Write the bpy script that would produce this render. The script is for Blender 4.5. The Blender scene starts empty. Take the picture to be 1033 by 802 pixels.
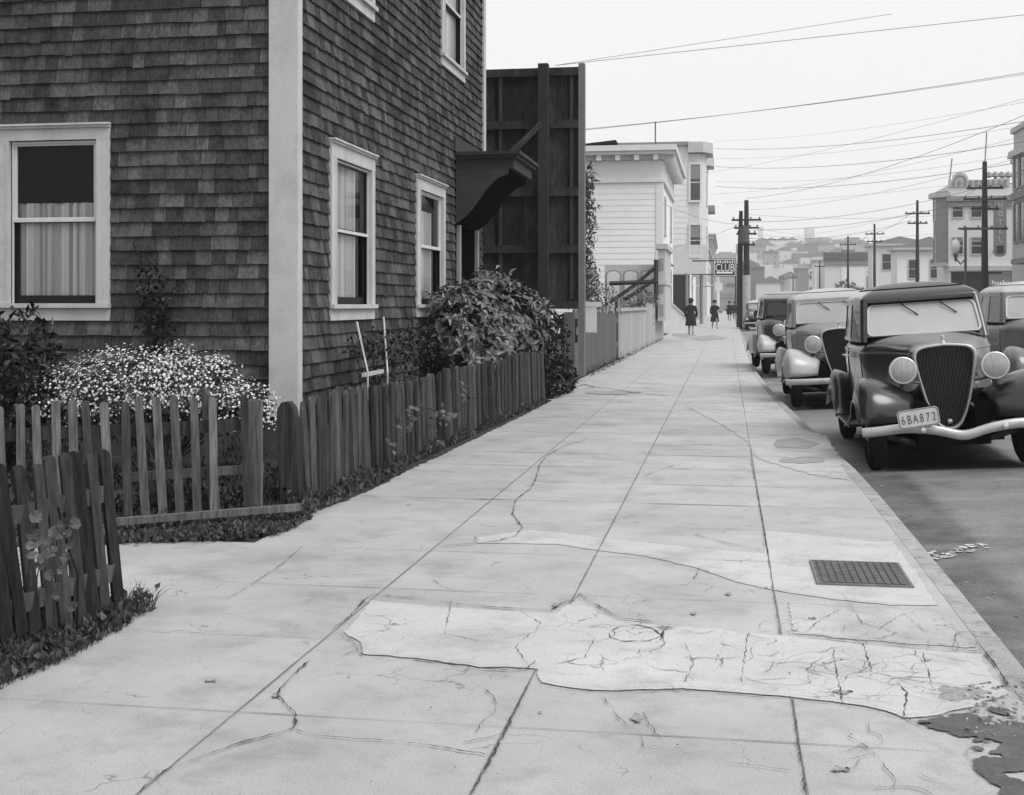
import bpy, bmesh, math, random
from mathutils import Vector, Matrix
random.seed(7)
R = math.radians
scene = bpy.context.scene
COL = scene.collection

# ------------------------------------------------------------------ camera model (for measuring the place)
F = 1280.; CX = 516.5; HY = 307.; H = 1.5
A = math.atan((733 - CX) / F); ca, sa = math.cos(A), math.sin(A)
def ray(px, py):
    u = (px - CX) / F; w = (HY - py) / F
    return (u * ca - sa, u * sa + ca, w)
def G(px, py, z=0.):
    r = ray(px, py); t = (z - H) / r[2]; return (r[0] * t, r[1] * t)
def onY(px, py, Y):
    r = ray(px, py); t = Y / r[1]; return (r[0] * t, Y, H + r[2] * t)
def onX(px, py, X):
    r = ray(px, py); t = X / r[0]; return (X, r[1] * t, H + r[2] * t)

# ------------------------------------------------------------------ materials
MATS = {}
def nodes_of(m):
    m.use_nodes = True
    nt = m.node_tree; nt.nodes.clear()
    out = nt.nodes.new('ShaderNodeOutputMaterial'); b = nt.nodes.new('ShaderNodeBsdfPrincipled')
    nt.links.new(b.outputs[0], out.inputs[0])
    return nt, b
def gmat(name, base, var=.25, scale=8., rough=.8, bump=0., stretch=(1, 1, 1), rnd=0., spec=.12, metal=0., fine=0., fscale=120., coat=0., bscale=None, blot=0., blots=2.):
    """grey paint / wood / stone with uneven tone; rnd = share of per-piece variation"""
    if name in MATS: return MATS[name]
    m = bpy.data.materials.new(name); nt, b = nodes_of(m); L = nt.links.new; N = nt.nodes.new
    tc = N('ShaderNodeTexCoord'); mp = N('ShaderNodeMapping'); mp.inputs['Scale'].default_value = stretch
    L(tc.outputs['Object'], mp.inputs[0])
    nz = N('ShaderNodeTexNoise'); nz.inputs['Scale'].default_value = scale; nz.inputs['Detail'].default_value = 6; nz.inputs['Roughness'].default_value = .65
    L(mp.outputs[0], nz.inputs['Vector'])
    mr = N('ShaderNodeMapRange'); mr.inputs[1].default_value = .25; mr.inputs[2].default_value = .75
    mr.inputs[3].default_value = base * (1 - var); mr.inputs[4].default_value = base * (1 + var)
    L(nz.outputs[0], mr.inputs[0]); val = mr.outputs[0]
    def mul(v, lo, hi, src, a=.3, c=.7):
        q = N('ShaderNodeMapRange'); q.inputs[1].default_value = a; q.inputs[2].default_value = c
        q.inputs[3].default_value = lo; q.inputs[4].default_value = hi; L(src, q.inputs[0])
        k = N('ShaderNodeMath'); k.operation = 'MULTIPLY'; L(v, k.inputs[0]); L(q.outputs[0], k.inputs[1]); return k.outputs[0]
    if fine:
        n2 = N('ShaderNodeTexNoise'); n2.inputs['Scale'].default_value = fscale; n2.inputs['Detail'].default_value = 3
        L(mp.outputs[0], n2.inputs['Vector']); val = mul(val, 1 - fine, 1 + fine, n2.outputs[0])
    if blot:
        n3 = N('ShaderNodeTexNoise'); n3.inputs['Scale'].default_value = blots; n3.inputs['Detail'].default_value = 8; n3.inputs['Roughness'].default_value = .7
        L(tc.outputs['Object'], n3.inputs['Vector']); val = mul(val, 1 - blot, 1.0, n3.outputs[0], .35, .5)
    if rnd:
        at = N('ShaderNodeAttribute'); at.attribute_name = 'rnd'
        val = mul(val, 1 - rnd, 1 + rnd, at.outputs['Fac'], 0, 1)
    cc = N('ShaderNodeCombineColor'); 
    for i in range(3): L(val, cc.inputs[i])
    L(cc.outputs[0], b.inputs['Base Color'])
    b.inputs['Roughness'].default_value = rough; b.inputs['Specular IOR Level'].default_value = spec
    b.inputs['Metallic'].default_value = metal; b.inputs['Coat Weight'].default_value = coat; b.inputs['Coat Roughness'].default_value = .07
    if bump:
        bp = N('ShaderNodeBump'); bp.inputs['Strength'].default_value = bump; bp.inputs['Distance'].default_value = .01
        nb = N('ShaderNodeTexNoise'); nb.inputs['Scale'].default_value = bscale or scale * 4; nb.inputs['Detail'].default_value = 5
        L(mp.outputs[0], nb.inputs['Vector']); L(nb.outputs[0], bp.inputs['Height']); L(bp.outputs[0], b.inputs['Normal'])
    MATS[name] = m; return m
def clap_mat(name, base, pitch=.16, axis=2, var=.06):
    """horizontal lapped boards: relief repeats with height"""
    if name in MATS: return MATS[name]
    m = gmat(name, base, var, 1.2, .7, 0, fine=.05, fscale=20)
    nt = m.node_tree; N = nt.nodes.new; L = nt.links.new
    b = [n for n in nt.nodes if n.type == 'BSDF_PRINCIPLED'][0]
    tc = N('ShaderNodeTexCoord'); sx = N('ShaderNodeSeparateXYZ'); L(tc.outputs['Object'], sx.inputs[0])
    k = N('ShaderNodeMath'); k.operation = 'DIVIDE'; k.inputs[1].default_value = pitch; L(sx.outputs[axis], k.inputs[0])
    f = N('ShaderNodeMath'); f.operation = 'FRACT'; L(k.outputs[0], f.inputs[0])
    inv = N('ShaderNodeMath'); inv.operation = 'SUBTRACT'; inv.inputs[0].default_value = 1; L(f.outputs[0], inv.inputs[1])
    bp = N('ShaderNodeBump'); bp.inputs['Strength'].default_value = .9; bp.inputs['Distance'].default_value = .03
    L(inv.outputs[0], bp.inputs['Height']); L(bp.outputs[0], b.inputs['Normal'])
    return m
def glass_mat(name, base, rough=.08, spec=.8, var=.2, scale=2):
    return gmat(name, base, var, scale, rough, 0, spec=spec)

M_SHINGLE = gmat('weathered_shingle', .074, .42, 9, .85, .35, (1, 1, .5), rnd=.42, spec=.03, fine=.3, fscale=45, blot=.42, blots=1.6)
M_TRIM = gmat('painted_trim', .46, .14, 3, .6, .08, (1, 1, .4), fine=.06, blot=.14, blots=3.5)
M_TRIM_DARK = gmat('dark_paint', .04, .15, 5, .55)  # even dark paint for doors, shopfronts, flashing and braces
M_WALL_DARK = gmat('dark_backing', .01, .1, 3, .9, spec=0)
M_SASH = gmat('sash_black', .015, .2, 6, .4)
M_SASHW = gmat('sash_white', .55, .1, 6, .5)
M_GLASS = glass_mat('window_glass', .03)
M_CURTAIN = gmat('curtain_cloth', .68, .1, 4, .9, 0, (1, 1, .1), rnd=.42)
M_SHADE = gmat('window_shade', .008, .2, 5, .9, spec=0)
M_PICKET = gmat('weathered_picket', .05, .5, 14, .9, .6, (1, 1, .09), rnd=.6, spec=.02, fine=.35, fscale=60)
M_PICKETL = gmat('grey_picket', .095, .45, 14, .9, .6, (1, 1, .09), rnd=.5, spec=.02, fine=.35, fscale=60)
M_FENCE3 = gmat('brown_boards', .11, .2, 6, .8, .2, (1, 1, .1), rnd=.14)
M_FENCE4 = gmat('pale_boards', .33, .16, 5, .8, .2, (1, 1, .1), rnd=.12)
M_BOARD = gmat('hoarding_back', .03, .55, 3, .85, .2, (1, 1, .25), rnd=.6, fine=.3, fscale=20, spec=.02)
M_BOARDL = gmat('hoarding_edge', .17, .2, 4, .8, .1)
M_LEAF = gmat('leaf', .07, .25, 6, .34, rnd=.75, spec=.45)
M_LEAFD = gmat('leaf_dark', .016, .3, 6, .4, rnd=.8, spec=.25)
M_LEAFG = gmat('leaf_weed', .06, .3, 10, .7, rnd=.6)
M_LEAFP = gmat('leaf_pale', .075, .35, 10, .6, rnd=.5)
M_STEM = gmat('stem', .02, .3, 10, .8)
M_FLOWER = gmat('flower', .55, .1, 10, .7, rnd=.42)
M_FLOWERC = gmat('flower_centre', .2, .1, 10, .7)
M_DIRT = gmat('dirt', .045, .4, 5, .95, .8, fine=.35, fscale=60, blot=.3, blots=3)
M_CRACK = gmat('crack', .06, .3, 20, .95)
M_JOINT = gmat('joint', .16, .3, 12, .95)
M_STAIN = gmat('wet_stain', .085, .35, 5, .5, .2, fine=.2, fscale=80)
M_STAIN2 = gmat('faint_stain', .27, .2, 6, .8, .2, fine=.2, fscale=80)
def conc(name, base, craze=.5, cs=2.2, mottle=.14, edge=None, hole=0.):
    m = gmat(name, base, mottle * 1.35, 1.3, .55, .35, rnd=.05 if edge is None else 0, fine=.16, fscale=140, bscale=160, blot=.22, blots=2.3, spec=.5)
    nt = m.node_tree; N = nt.nodes.new; L = nt.links.new; b = [n for n in nt.nodes if n.type == 'BSDF_PRINCIPLED'][0]
    old = b.inputs['Base Color'].links[0].from_socket
    tc = N('ShaderNodeTexCoord'); dn = N('ShaderNodeTexNoise'); dn.inputs['Scale'].default_value = 7; dn.inputs['Detail'].default_value = 6; L(tc.outputs['Object'], dn.inputs['Vector'])
    ad = N('ShaderNodeVectorMath'); ad.operation = 'MULTIPLY_ADD'; ad.inputs[1].default_value = (.22, .22, 0); L(dn.outputs['Color'], ad.inputs[0]); L(tc.outputs['Object'], ad.inputs[2])
    f = None
    for sc, wd, lo in ((cs, .006, .52), (cs * 2.7, .010, .56)):
        v = N('ShaderNodeTexVoronoi'); v.feature = 'DISTANCE_TO_EDGE'; v.inputs['Scale'].default_value = sc; L(ad.outputs[0], v.inputs['Vector'])
        q = N('ShaderNodeMapRange'); q.interpolation_type = 'SMOOTHSTEP'; q.inputs[1].default_value = 0; q.inputs[2].default_value = wd * sc * .55; q.inputs[3].default_value = 1; q.inputs[4].default_value = 0; L(v.outputs['Distance'], q.inputs[0])
        mk = N('ShaderNodeTexNoise'); mk.inputs['Scale'].default_value = 1.1 if sc == cs else 2.3; mk.inputs['Detail'].default_value = 4; L(tc.outputs['Object'], mk.inputs['Vector'])
        r = N('ShaderNodeMapRange'); r.inputs[1].default_value = lo; r.inputs[2].default_value = lo + .1; L(mk.outputs[0], r.inputs[0])
        k = N('ShaderNodeMath'); k.operation = 'MULTIPLY'; L(q.outputs[0], k.inputs[0]); L(r.outputs[0], k.inputs[1])
        if f is None: f = k.outputs[0]
        else:
            a = N('ShaderNodeMath'); a.operation = 'MAXIMUM'; L(f, a.inputs[0]); L(k.outputs[0], a.inputs[1]); f = a.outputs[0]
    # pits and dark grains
    sp = N('ShaderNodeTexNoise'); sp.inputs['Scale'].default_value = 55; sp.inputs['Detail'].default_value = 2; L(tc.outputs['Object'], sp.inputs['Vector'])
    sr = N('ShaderNodeMapRange'); sr.inputs[1].default_value = .70; sr.inputs[2].default_value = .76; sr.inputs[4].default_value = .6; L(sp.outputs[0], sr.inputs[0])
    a = N('ShaderNodeMath'); a.operation = 'MAXIMUM'; s_ = N('ShaderNodeMath'); s_.operation = 'MULTIPLY'; s_.inputs[1].default_value = craze; L(f, s_.inputs[0]); L(s_.outputs[0], a.inputs[0]); L(sr.outputs[0], a.inputs[1])
    mx = N('ShaderNodeMix'); mx.data_type = 'RGBA'; L(a.outputs[0], mx.inputs[0]); L(old, mx.inputs[6]); mx.inputs[7].default_value = (.07, .07, .07, 1); L(mx.outputs[2], b.inputs['Base Color'])
    if edge is not None: ragged(m, edge, hole)
    return m
def ragged(m, amt, hole=0.):
    """the coat wears off towards its border (point attribute 'edge') in an uneven line"""
    nt = m.node_tree; N = nt.nodes.new; L = nt.links.new; b = [n for n in nt.nodes if n.type == 'BSDF_PRINCIPLED'][0]; out = [n for n in nt.nodes if n.type == 'OUTPUT_MATERIAL'][0]
    tc = N('ShaderNodeTexCoord'); at = N('ShaderNodeAttribute'); at.attribute_name = 'edge'
    nz = N('ShaderNodeTexNoise'); nz.inputs['Scale'].default_value = 9; nz.inputs['Detail'].default_value = 9; nz.inputs['Roughness'].default_value = .72; L(tc.outputs['Object'], nz.inputs['Vector'])
    q = N('ShaderNodeMath'); q.operation = 'MULTIPLY_ADD'; q.inputs[1].default_value = 2.2 * amt; q.inputs[2].default_value = -1.1 * amt; L(nz.outputs[0], q.inputs[0])
    a = N('ShaderNodeMath'); a.operation = 'ADD'; L(q.outputs[0], a.inputs[0]); L(at.outputs['Fac'], a.inputs[1]); src = a.outputs[0]
    if hole:
        n2 = N('ShaderNodeTexNoise'); n2.inputs['Scale'].default_value = 6.5; n2.inputs['Detail'].default_value = 3; L(tc.outputs['Object'], n2.inputs['Vector'])
        r = N('ShaderNodeMapRange'); r.inputs[1].default_value = hole; r.inputs[2].default_value = hole + .05; r.inputs[4].default_value = 1.4; L(n2.outputs[0], r.inputs[0])
        d = N('ShaderNodeMath'); d.operation = 'SUBTRACT'; L(src, d.inputs[0]); L(r.outputs[0], d.inputs[1]); src = d.outputs[0]
    mr = N('ShaderNodeMapRange'); mr.interpolation_type = 'SMOOTHSTEP'; mr.inputs[1].default_value = .3; mr.inputs[2].default_value = .55; L(src, mr.inputs[0])
    tr = N('ShaderNodeBsdfTransparent'); mx = N('ShaderNodeMixShader'); L(mr.outputs[0], mx.inputs[0]); L(tr.outputs[0], mx.inputs[1]); L(b.outputs[0], mx.inputs[2]); L(mx.outputs[0], out.inputs[0])
M_CONC = conc('concrete', .355, .6, 1.3)
M_CONCP = conc('concrete_patch', .44, .8, 2.2, .12, .3)
M_CONCQ = conc('concrete_patch_worn', .385, .9, 2.6, .2, .8)
ragged(M_STAIN, .3, .55); ragged(M_STAIN2, 1.1)
M_CURB = gmat('curb_stone', .3, .22, 3, .85, .6, fine=.2, fscale=90, blot=.42, blots=7, rnd=.12)
M_ROAD = gmat('asphalt', .21, .32, 1.3, .6, .8, (.45, 1.5, 1), fine=.3, fscale=90, bscale=200, blot=.3, blots=1.6, spec=.25)
M_ROADP = gmat('asphalt_patch', .2, .2, 4, .85, .4, fine=.3, fscale=90, bscale=200)
M_IRON = gmat('cast_iron', .07, .3, 12, .6, .2, spec=.4)
M_PAPER = gmat('paper', .5, .1, 6, .8)
M_POLE = gmat('pole_wood', .035, .35, 6, .85, .3, (1, 1, .08), fine=.2, fscale=40)
M_POLEW = gmat('pole_white', .42, .2, 6, .8)
M_WIRE = gmat('wire', .12, .1, 6, .6)
M_SIGN = gmat('sign_dark', .03, .15, 6, .5)
M_SIGNG = gmat('sign_grey', .2, .15, 6, .5)
M_LETTER = gmat('lettering', .75, .05, 6, .5)
M_WHITE = clap_mat('white_clapboard', .74, .17)
M_WHITE2 = clap_mat('offwhite_clapboard', .7, .2)
M_STUCCO = gmat('stucco', .62, .07, 2, .8, fine=.05, fscale=20)
M_STUCCO2 = gmat('stucco_grey', .45, .1, 2, .8, fine=.05, fscale=20)
M_STUCCO3 = gmat('stucco_dark', .25, .12, 2, .8, fine=.05, fscale=20)
M_ROOF = gmat('roofing', .12, .2, 5, .85)
M_COAT = gmat('coat_cloth', .022, .2, 20, .9)
M_SKIN = gmat('skin', .4, .08, 20, .6)
M_SHOE = gmat('shoe', .04, .1, 10, .5)
M_STOCK = gmat('stockings', .25, .1, 10, .8)

# ------------------------------------------------------------------ mesh builder
class MB:
    def __init__(s): s.v = []; s.f = []; s.m = []; s.r = []; s.rv = .5; s.mi = 0; s.e = {}
    def add(s, vs, fs):
        o = len(s.v); s.v += [tuple(p) for p in vs]
        for f in fs: s.f.append(tuple(i + o for i in f)); s.m.append(s.mi); s.r.append(s.rv)
    def box(s, x0, x1, y0, y1, z0, z1, T=None):
        vs = [(x, y, z) for z in (z0, z1) for y in (y0, y1) for x in (x0, x1)]
        if T: vs = [T(*p) for p in vs]
        s.add(vs, [(0, 2, 3, 1), (4, 5, 7, 6), (0, 1, 5, 4), (2, 6, 7, 3), (0, 4, 6, 2), (1, 3, 7, 5)])
    def quad(s, a, b, c, d): s.add([a, b, c, d], [(0, 1, 2, 3)])
    def poly(s, pts): s.add(pts, [tuple(range(len(pts)))])
    def prism(s, pts, fn, t0, t1):
        """pts 2-D outline; fn(a,b,t)->3-D"""
        n = len(pts); vs = [fn(a, b, t0) for a, b in pts] + [fn(a, b, t1) for a, b in pts]
        s.add(vs, [tuple(range(n)), tuple(range(2 * n - 1, n - 1, -1))] + [(i, i + n, (i + 1) % n + n, (i + 1) % n) for i in range(n)])
    def tube(s, pts, r, n=8, cap=True):
        pts = [Vector(p) for p in pts]; rs = r if isinstance(r, (list, tuple)) else [r] * len(pts)
        rings = []; 
        for i, p in enumerate(pts):
            d = (pts[min(i + 1, len(pts) - 1)] - pts[max(i - 1, 0)]).normalized()
            up = Vector((0, 0, 1)) if abs(d.z) < .95 else Vector((1, 0, 0))
            a = d.cross(up).normalized(); b = a.cross(d)
            rings.append([p + (a * math.cos(2 * math.pi * k / n) + b * math.sin(2 * math.pi * k / n)) * rs[i] for k in range(n)])
        vs = [q for g in rings for q in g]; fs = []
        for i in range(len(pts) - 1):
            for k in range(n): fs.append((i * n + k, i * n + (k + 1) % n, (i + 1) * n + (k + 1) % n, (i + 1) * n + k))
        if cap: fs += [tuple(range(n - 1, -1, -1)), tuple(range((len(pts) - 1) * n, len(pts) * n))]
        s.add(vs, fs)
    def lathe(s, prof, fn, n=24):
        """prof list of (r, h); fn(x, y, h)->3-D"""
        vs = []; fs = []
        for r, h in prof:
            for k in range(n): t = 2 * math.pi * k / n; vs.append(fn(r * math.cos(t), r * math.sin(t), h))
        for i in range(len(prof) - 1):
            for k in range(n): fs.append((i * n + k, i * n + (k + 1) % n, (i + 1) * n + (k + 1) % n, (i + 1) * n + k))
        s.add(vs, fs)
    def grid(s, rows, closed=False):
        n = len(rows[0]); vs = [p for r in rows for p in r]; fs = []
        for i in range(len(rows) - 1):
            for k in range(n if closed else n - 1):
                fs.append((i * n + k, i * n + (k + 1) % n, (i + 1) * n + (k + 1) % n, (i + 1) * n + k))
        s.add(vs, fs)
    def build(s, name, mats, parent=None, smooth=False, fix=False):
        me = bpy.data.meshes.new(name); me.from_pydata(s.v, [], s.f)
        if not isinstance(mats, (list, tuple)): mats = [mats]
        for m in mats: me.materials.append(m)
        me.polygons.foreach_set('material_index', s.m)
        at = me.attributes.new('rnd', 'FLOAT', 'FACE'); at.data.foreach_set('value', s.r)
        if s.e:
            ea = me.attributes.new('edge', 'FLOAT', 'POINT'); ea.data.foreach_set('value', [s.e.get(i, 0.) for i in range(len(s.v))])
        if smooth: me.polygons.foreach_set('use_smooth', [True] * len(s.f))
        if fix:
            bm = bmesh.new(); bm.from_mesh(me); bmesh.ops.remove_doubles(bm, verts=bm.verts, dist=.0004)
            bmesh.ops.recalc_face_normals(bm, faces=bm.faces); bm.to_mesh(me); bm.free()
        me.update(); o = bpy.data.objects.new(name, me); COL.objects.link(o)
        if parent: o.parent = parent
        return o
def empty(name, loc=(0, 0, 0), rot=(0, 0, 0)):
    o = bpy.data.objects.new(name, None); COL.objects.link(o); o.location = loc; o.rotation_euler = rot; o.empty_display_size = .2; return o
def tag(o, label=None, cat=None, group=None, kind=None):
    if label: o['label'] = label
    if cat: o['category'] = cat
    if group: o['group'] = group
    if kind: o['kind'] = kind
    return o
def copy_tree(o, parent=None):
    c = o.copy(); COL.objects.link(c); c.parent = parent
    for ch in list(o.children): copy_tree(ch, c)
    return c
def text(name, body, size, mat, parent, M, align='CENTER', ext=.004, sx=1.):
    cu = bpy.data.curves.new(name, 'FONT'); cu.body = body; cu.size = size; cu.align_x = align; cu.align_y = 'CENTER'; cu.extrude = ext
    cu.materials.append(mat); tmp = bpy.data.objects.new(name, cu); me = bpy.data.meshes.new_from_object(tmp); bpy.data.objects.remove(tmp); o = bpy.data.objects.new(name, me); COL.objects.link(o); o.parent = parent
    o.matrix_local = M @ Matrix.Diagonal((sx, 1, 1, 1)); return o
U = random.uniform

# ================================================================== GROUND
def curb_x(y):
    k = [(-9, 1.23), (7, 1.22), (11.5, 1.19), (13.5, 1.1), (17, .98), (21, .82), (28, .68), (60, .8), (400, .9)]
    if y <= k[0][0]: return k[0][1]
    for (a, u), (b, w) in zip(k, k[1:]):
        if y <= b: return u + (w - u) * (y - a) / (b - a)
    return k[-1][1]
RW = 13.9
def road_z(x, y=8): 
    x0 = curb_x(y); c = (x0 + 15.1) / 2; h = (15.1 - x0) / 2
    return -.15 + .22 * max(0, 1 - ((x - c) / h) ** 2)

g = MB()   # terrain sheet to the horizon, rising to a hill far down the street
ys = [-30, 0, 60, 150, 260, 400, 520, 650, 800, 950, 1100, 1250, 1450, 1800, 2600]
xs = [-900, -420, -250, -140, -70, -30, 0, 30, 70, 140, 250, 420, 900, 1600]
def hill_z(x, y):
    if y < 300: return -.3
    t = min(1, (y - 300) / 950); t = t * t * (3 - 2 * t)
    cx = 60
    return -.3 + 50 * t * (math.exp(-((x - cx) / 330) ** 2) * .75 + .25) * (1 if y < 1500 else .9)
g.grid([[(x, y, hill_z(x, y)) for x in xs] for y in ys])
tag(g.build('ground', gmat('far_ground', .1, .4, .05, .9)), kind='structure')

def strip_rows(y0, y1, far=400):
    out = []; y = y0
    while y < y1: out.append(y); y += 1.0
    return out
# sidewalk of poured slabs
g = MB()
cols = [-2.93, -1.775, -.77, .245]
y = -4.84; rows = []
while y < 64: rows.append(y); y += 1.03
while y < 420: rows.append(y); y += 8
for a, b in zip(rows, rows[1:]):
    for i, x in enumerate(cols):
        g.rv = random.random()
        if i == 0 and 5.9 < a < 7.6: pass
        xa, xb = (x, cols[i + 1]) if i < 3 else (x, None)
        ra, rb = (xb, xb) if xb is not None else (curb_x(a) - .12, curb_x(b) - .12)
        g.quad((xa, a, 0), (ra, a, 0), (rb, b, 0), (xa, b, 0))
g.rv = .5
def ribbon(pts, w, z, mi, jit=.35, sub=.05, wob=.0):
    """thin uneven line lying on the pavement"""
    g.mi = mi; P = []
    for (a, b) in zip(pts, pts[1:]):
        a = Vector(a); b = Vector(b); L = (b - a).length; n = max(1, int(L / sub))
        for k in range(n): P.append(a.lerp(b, k / n))
    P.append(Vector(pts[-1]))
    row = []
    for i, p in enumerate(P):
        d = (P[min(i + 1, len(P) - 1)] - P[max(i - 1, 0)]).normalized(); nn = Vector((-d.y, d.x))
        ww = w * U(1 - jit, 1 + jit) * (.3 if i in (0, len(P) - 1) else 1) * .5 * (1 if jit < .5 else (.3 + 1.1 * abs(math.sin(i * .23 + P[0].x * 9)) * abs(math.sin(i * .071 + P[0].y * 5)) ** .5))
        q = p + nn * U(-wob, wob)
        row.append(((q.x - nn.x * ww, q.y - nn.y * ww, z), (q.x + nn.x * ww, q.y + nn.y * ww, z)))
    g.grid(row); g.mi = 0
for x in cols[1:]:
    ribbon([(x, -4), (x, 60)], .008 if x == -.77 else .006, .005, 1, .4, .2, .001)
for k, yj in enumerate(rows):
    if yj > 60: break
    ribbon([(-2.85, yj), (curb_x(yj) - .13, yj)], U(.002, .005) if yj < 9 else U(.006, .014), .0045, 1, .6, .12, .001)
    yy = yj
def crack(pp, w=.012, wob=.006):
    ribbon([G(*p) for p in pp], w, .009, 2, .75, .022, wob)
    if False: ribbon([(G(*p)[0] + U(-.012, .012), G(*p)[1] + U(-.012, .012)) for p in pp[:max(2, len(pp) // 2 + 1)]], w * .4, .0088, 1, .8, .03, .005)
CR = [
 ([(140,802),(165,780),(205,765),(245,750),(285,741),(297,735),(298,722),(282,705),(280,700),(290,688),(312,668)], .016),
 ([(297,738),(312,743),(345,746),(420,752),(497,764)], .012),
 ([(340,640),(358,650),(360,658),(345,663)], .014), ([(360,660),(370,664)], .012),
 ([(336,636),(352,624),(370,604),(378,601),(400,603),(450,609),(500,614),(556,617),(566,610),(580,606),(586,600),(592,606),(605,613),(625,625),(660,629)], .016),
 ([(648,482),(660,477),(680,470)], .012), 
 ([(440,552),(470,550),(500,547),(520,542),(527,533),(517,519),(520,505),(535,494),(541,483),(544,470),(552,460),(570,450),(592,444)], .018),
 ([(480,542),(478,549)], .01),
 ([(416,666),(450,670),(480,676),(520,678),(532,676),(540,668)], .018), ([(534,690),(527,704),(512,735),(497,765),(476,802)], .018),
 ([(541,691),(570,696),(620,700),(690,697),(740,701),(800,706),(850,712),(885,718),(912,727)], .012),
 ([(787,640),(800,641),(840,646),(880,650),(960,657),(994,659)], .014),
 ([(994,659),(1004,672),(1014,690),(1025,702),(1033,708)], .02),
 ([(800,708),(803,740),(808,765),(812,802)], .009),
 ([(614,640),(625,634),(640,631),(658,636),(668,643),(655,648),(630,649),(616,645),(614,640)], .014),
 ([(668,641),(670,638),(666,648)], .014),
 ([(490,697),(500,707),(500,720),(484,732),(480,742)], .008), ([(466,751),(490,747),(508,742)], .01),
 ([(608,705),(618,716),(624,727),(645,742),(650,757)], .008), ([(648,720),(655,733),(667,747)], .008),
 ([(771,535),(780,600),(786,640)], .006), ([(757,462),(768,520),(775,560)], .012),
 ([(590,392),(600,391),(620,393),(640,397),(680,400)], .06), ([(680,400),(720,399),(752,402)], .02),
 ([(700,405),(690,408),(730,415)], .015), ([(770,440),(810,439),(835,441)], .02),
 ([(230,605),(255,590),(285,570),(305,552)], .01), ([(322,582),(345,581),(395,581)], .012),
 ([(437,586),(448,594),(470,598),(488,597)], .01),
 ([(455,606),(452,625),(448,640),(490,650),(540,640),(545,630),(525,618)], .006),
 ([(535,640),(520,655),(532,672)], .006), ([(600,645),(590,665),(560,672)], .006), ([(690,650),(700,670),(690,690)], .006),
 ([(755,640),(752,660),(748,690)], .006), ([(840,655),(846,690),(850,712)], .008), ([(905,690),(915,700),(912,725),(930,735)], .012),
 ([(870,650),(880,680),(930,690),(985,700)], .008), ([(930,660),(940,690),(970,694),(1000,690)], .008),
 ([(960,658),(965,640),(985,650),(994,659)], .008), ([(850,600),(870,630),(905,640),(880,648)], .006),
 ([(690,500),(720,500),(770,505)], .006), ([(700,540),(730,548),(768,556)], .012),
 ([(880,640),(912,620),(935,640)], .006), ([(812,640),(830,625),(850,615)], .006),
 ([(560,395),(590,388),(600,391)], .05), ([(640,520),(600,535),(545,540)], .006),
 ([(770,460),(800,462),(838,463)], .01), ([(775,490),(800,495),(852,497)], .008), ([(690,465),(740,468),(765,470)], .008),
 ([(700,585),(706,574),(716,578)], .012), ([(640,760),(660,755),(740,772),(800,780)], .005),
 ([(850,740),(880,760),(905,790),(900,802)], .006), ([(815,760),(850,770),(880,762)], .006),
]
for pp, w in CR: crack(pp, w * (.40 if w < .03 else .6), .005)
for _ in range(90):     # web of hairlines in the old patch and along the kerb
    px, py = U(560, 1000), U(632, 700)
    if _ % 3 == 0: px, py = U(820, 1030), U(640, 800)
    if py > 700 and px < 800: continue
    pts = [G(px, py)]; a = U(0, 6.28)
    for k in range(random.randint(4, 12)):
        a += U(-.7, .7); q = pts[-1]; pts.append((q[0] + math.cos(a) * U(.02, .05), q[1] + math.sin(a) * U(.02, .05)))
    if pts[-1][0] < 1.08: ribbon(pts, U(.0014, .003), .0092, 1, .6, .03, .006)
def patch(pp, z, mi, jit=.007):
    pts = [Vector(G(*p)) for p in pp]; out = []
    if z > .006:
        for _ in range(2): pts = [q for a, b in zip(pts, pts[1:] + pts[:1]) for q in (a.lerp(b, .25), a.lerp(b, .75))]
        jit *= .5
    for a, b in zip(pts, pts[1:] + pts[:1]):
        n = max(1, int((b - a).length / .05))
        for k in range(n):
            q = a.lerp(b, k / n); out.append((q.x + U(-jit, jit), q.y + U(-jit, jit), z))
    g.mi = mi
    if mi in (3, 4, 5, 6):
        n = len(out); ar = sum(out[i][0] * out[(i + 1) % n][1] - out[(i + 1) % n][0] * out[i][1] for i in range(n)); sg = 1 if ar > 0 else -1
        w = .05 if mi < 5 else (.07 if mi == 5 else .03); cx = sum(p[0] for p in out) / n; cy = sum(p[1] for p in out) / n; w = min(w, .25 * min(max(p[0] for p in out) - min(p[0] for p in out), max(p[1] for p in out) - min(p[1] for p in out))); inn = []
        for i in range(n):
            st_ = 3 if n > 40 else 1; a = Vector(out[i - st_][:2]); c = Vector(out[(i + st_) % n][:2]); d = (c - a).normalized(); inn.append((out[i][0] - d.y * w * sg, out[i][1] + d.x * w * sg, z))
        o = len(g.v); g.grid([out + [out[0]], inn + [inn[0]]]); o2 = len(g.v)
        for k in range(o + n + 1, o2): g.e[k] = 1.
        from mathutils.geometry import delaunay_2d_cdt
        vv, _, ff, *_r = delaunay_2d_cdt([Vector((p[0], p[1])) for p in inn], [], [list(range(n))], 1, 1e-5)
        g.add([(v.x, v.y, z + .0004) for v in vv], [tuple(f) for f in ff])
        for k in range(o2, len(g.v)): g.e[k] = 1.
    else: g.poly(out)
    g.mi = 0
patch([(342,638),(356,624),(372,606),(440,611),(500,616),(556,619),(566,612),(582,604),(600,612),(622,626),(660,630),(720,634),(787,641),(880,651),(940,657),(994,660),(1012,690),(1022,702),(985,716),(940,726),(912,727),(885,718),(850,712),(800,706),(740,701),(690,697),(620,700),(570,696),(541,690),(538,677),(480,675),(416,666),(362,662),(358,650)], .0056, 3)
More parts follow.
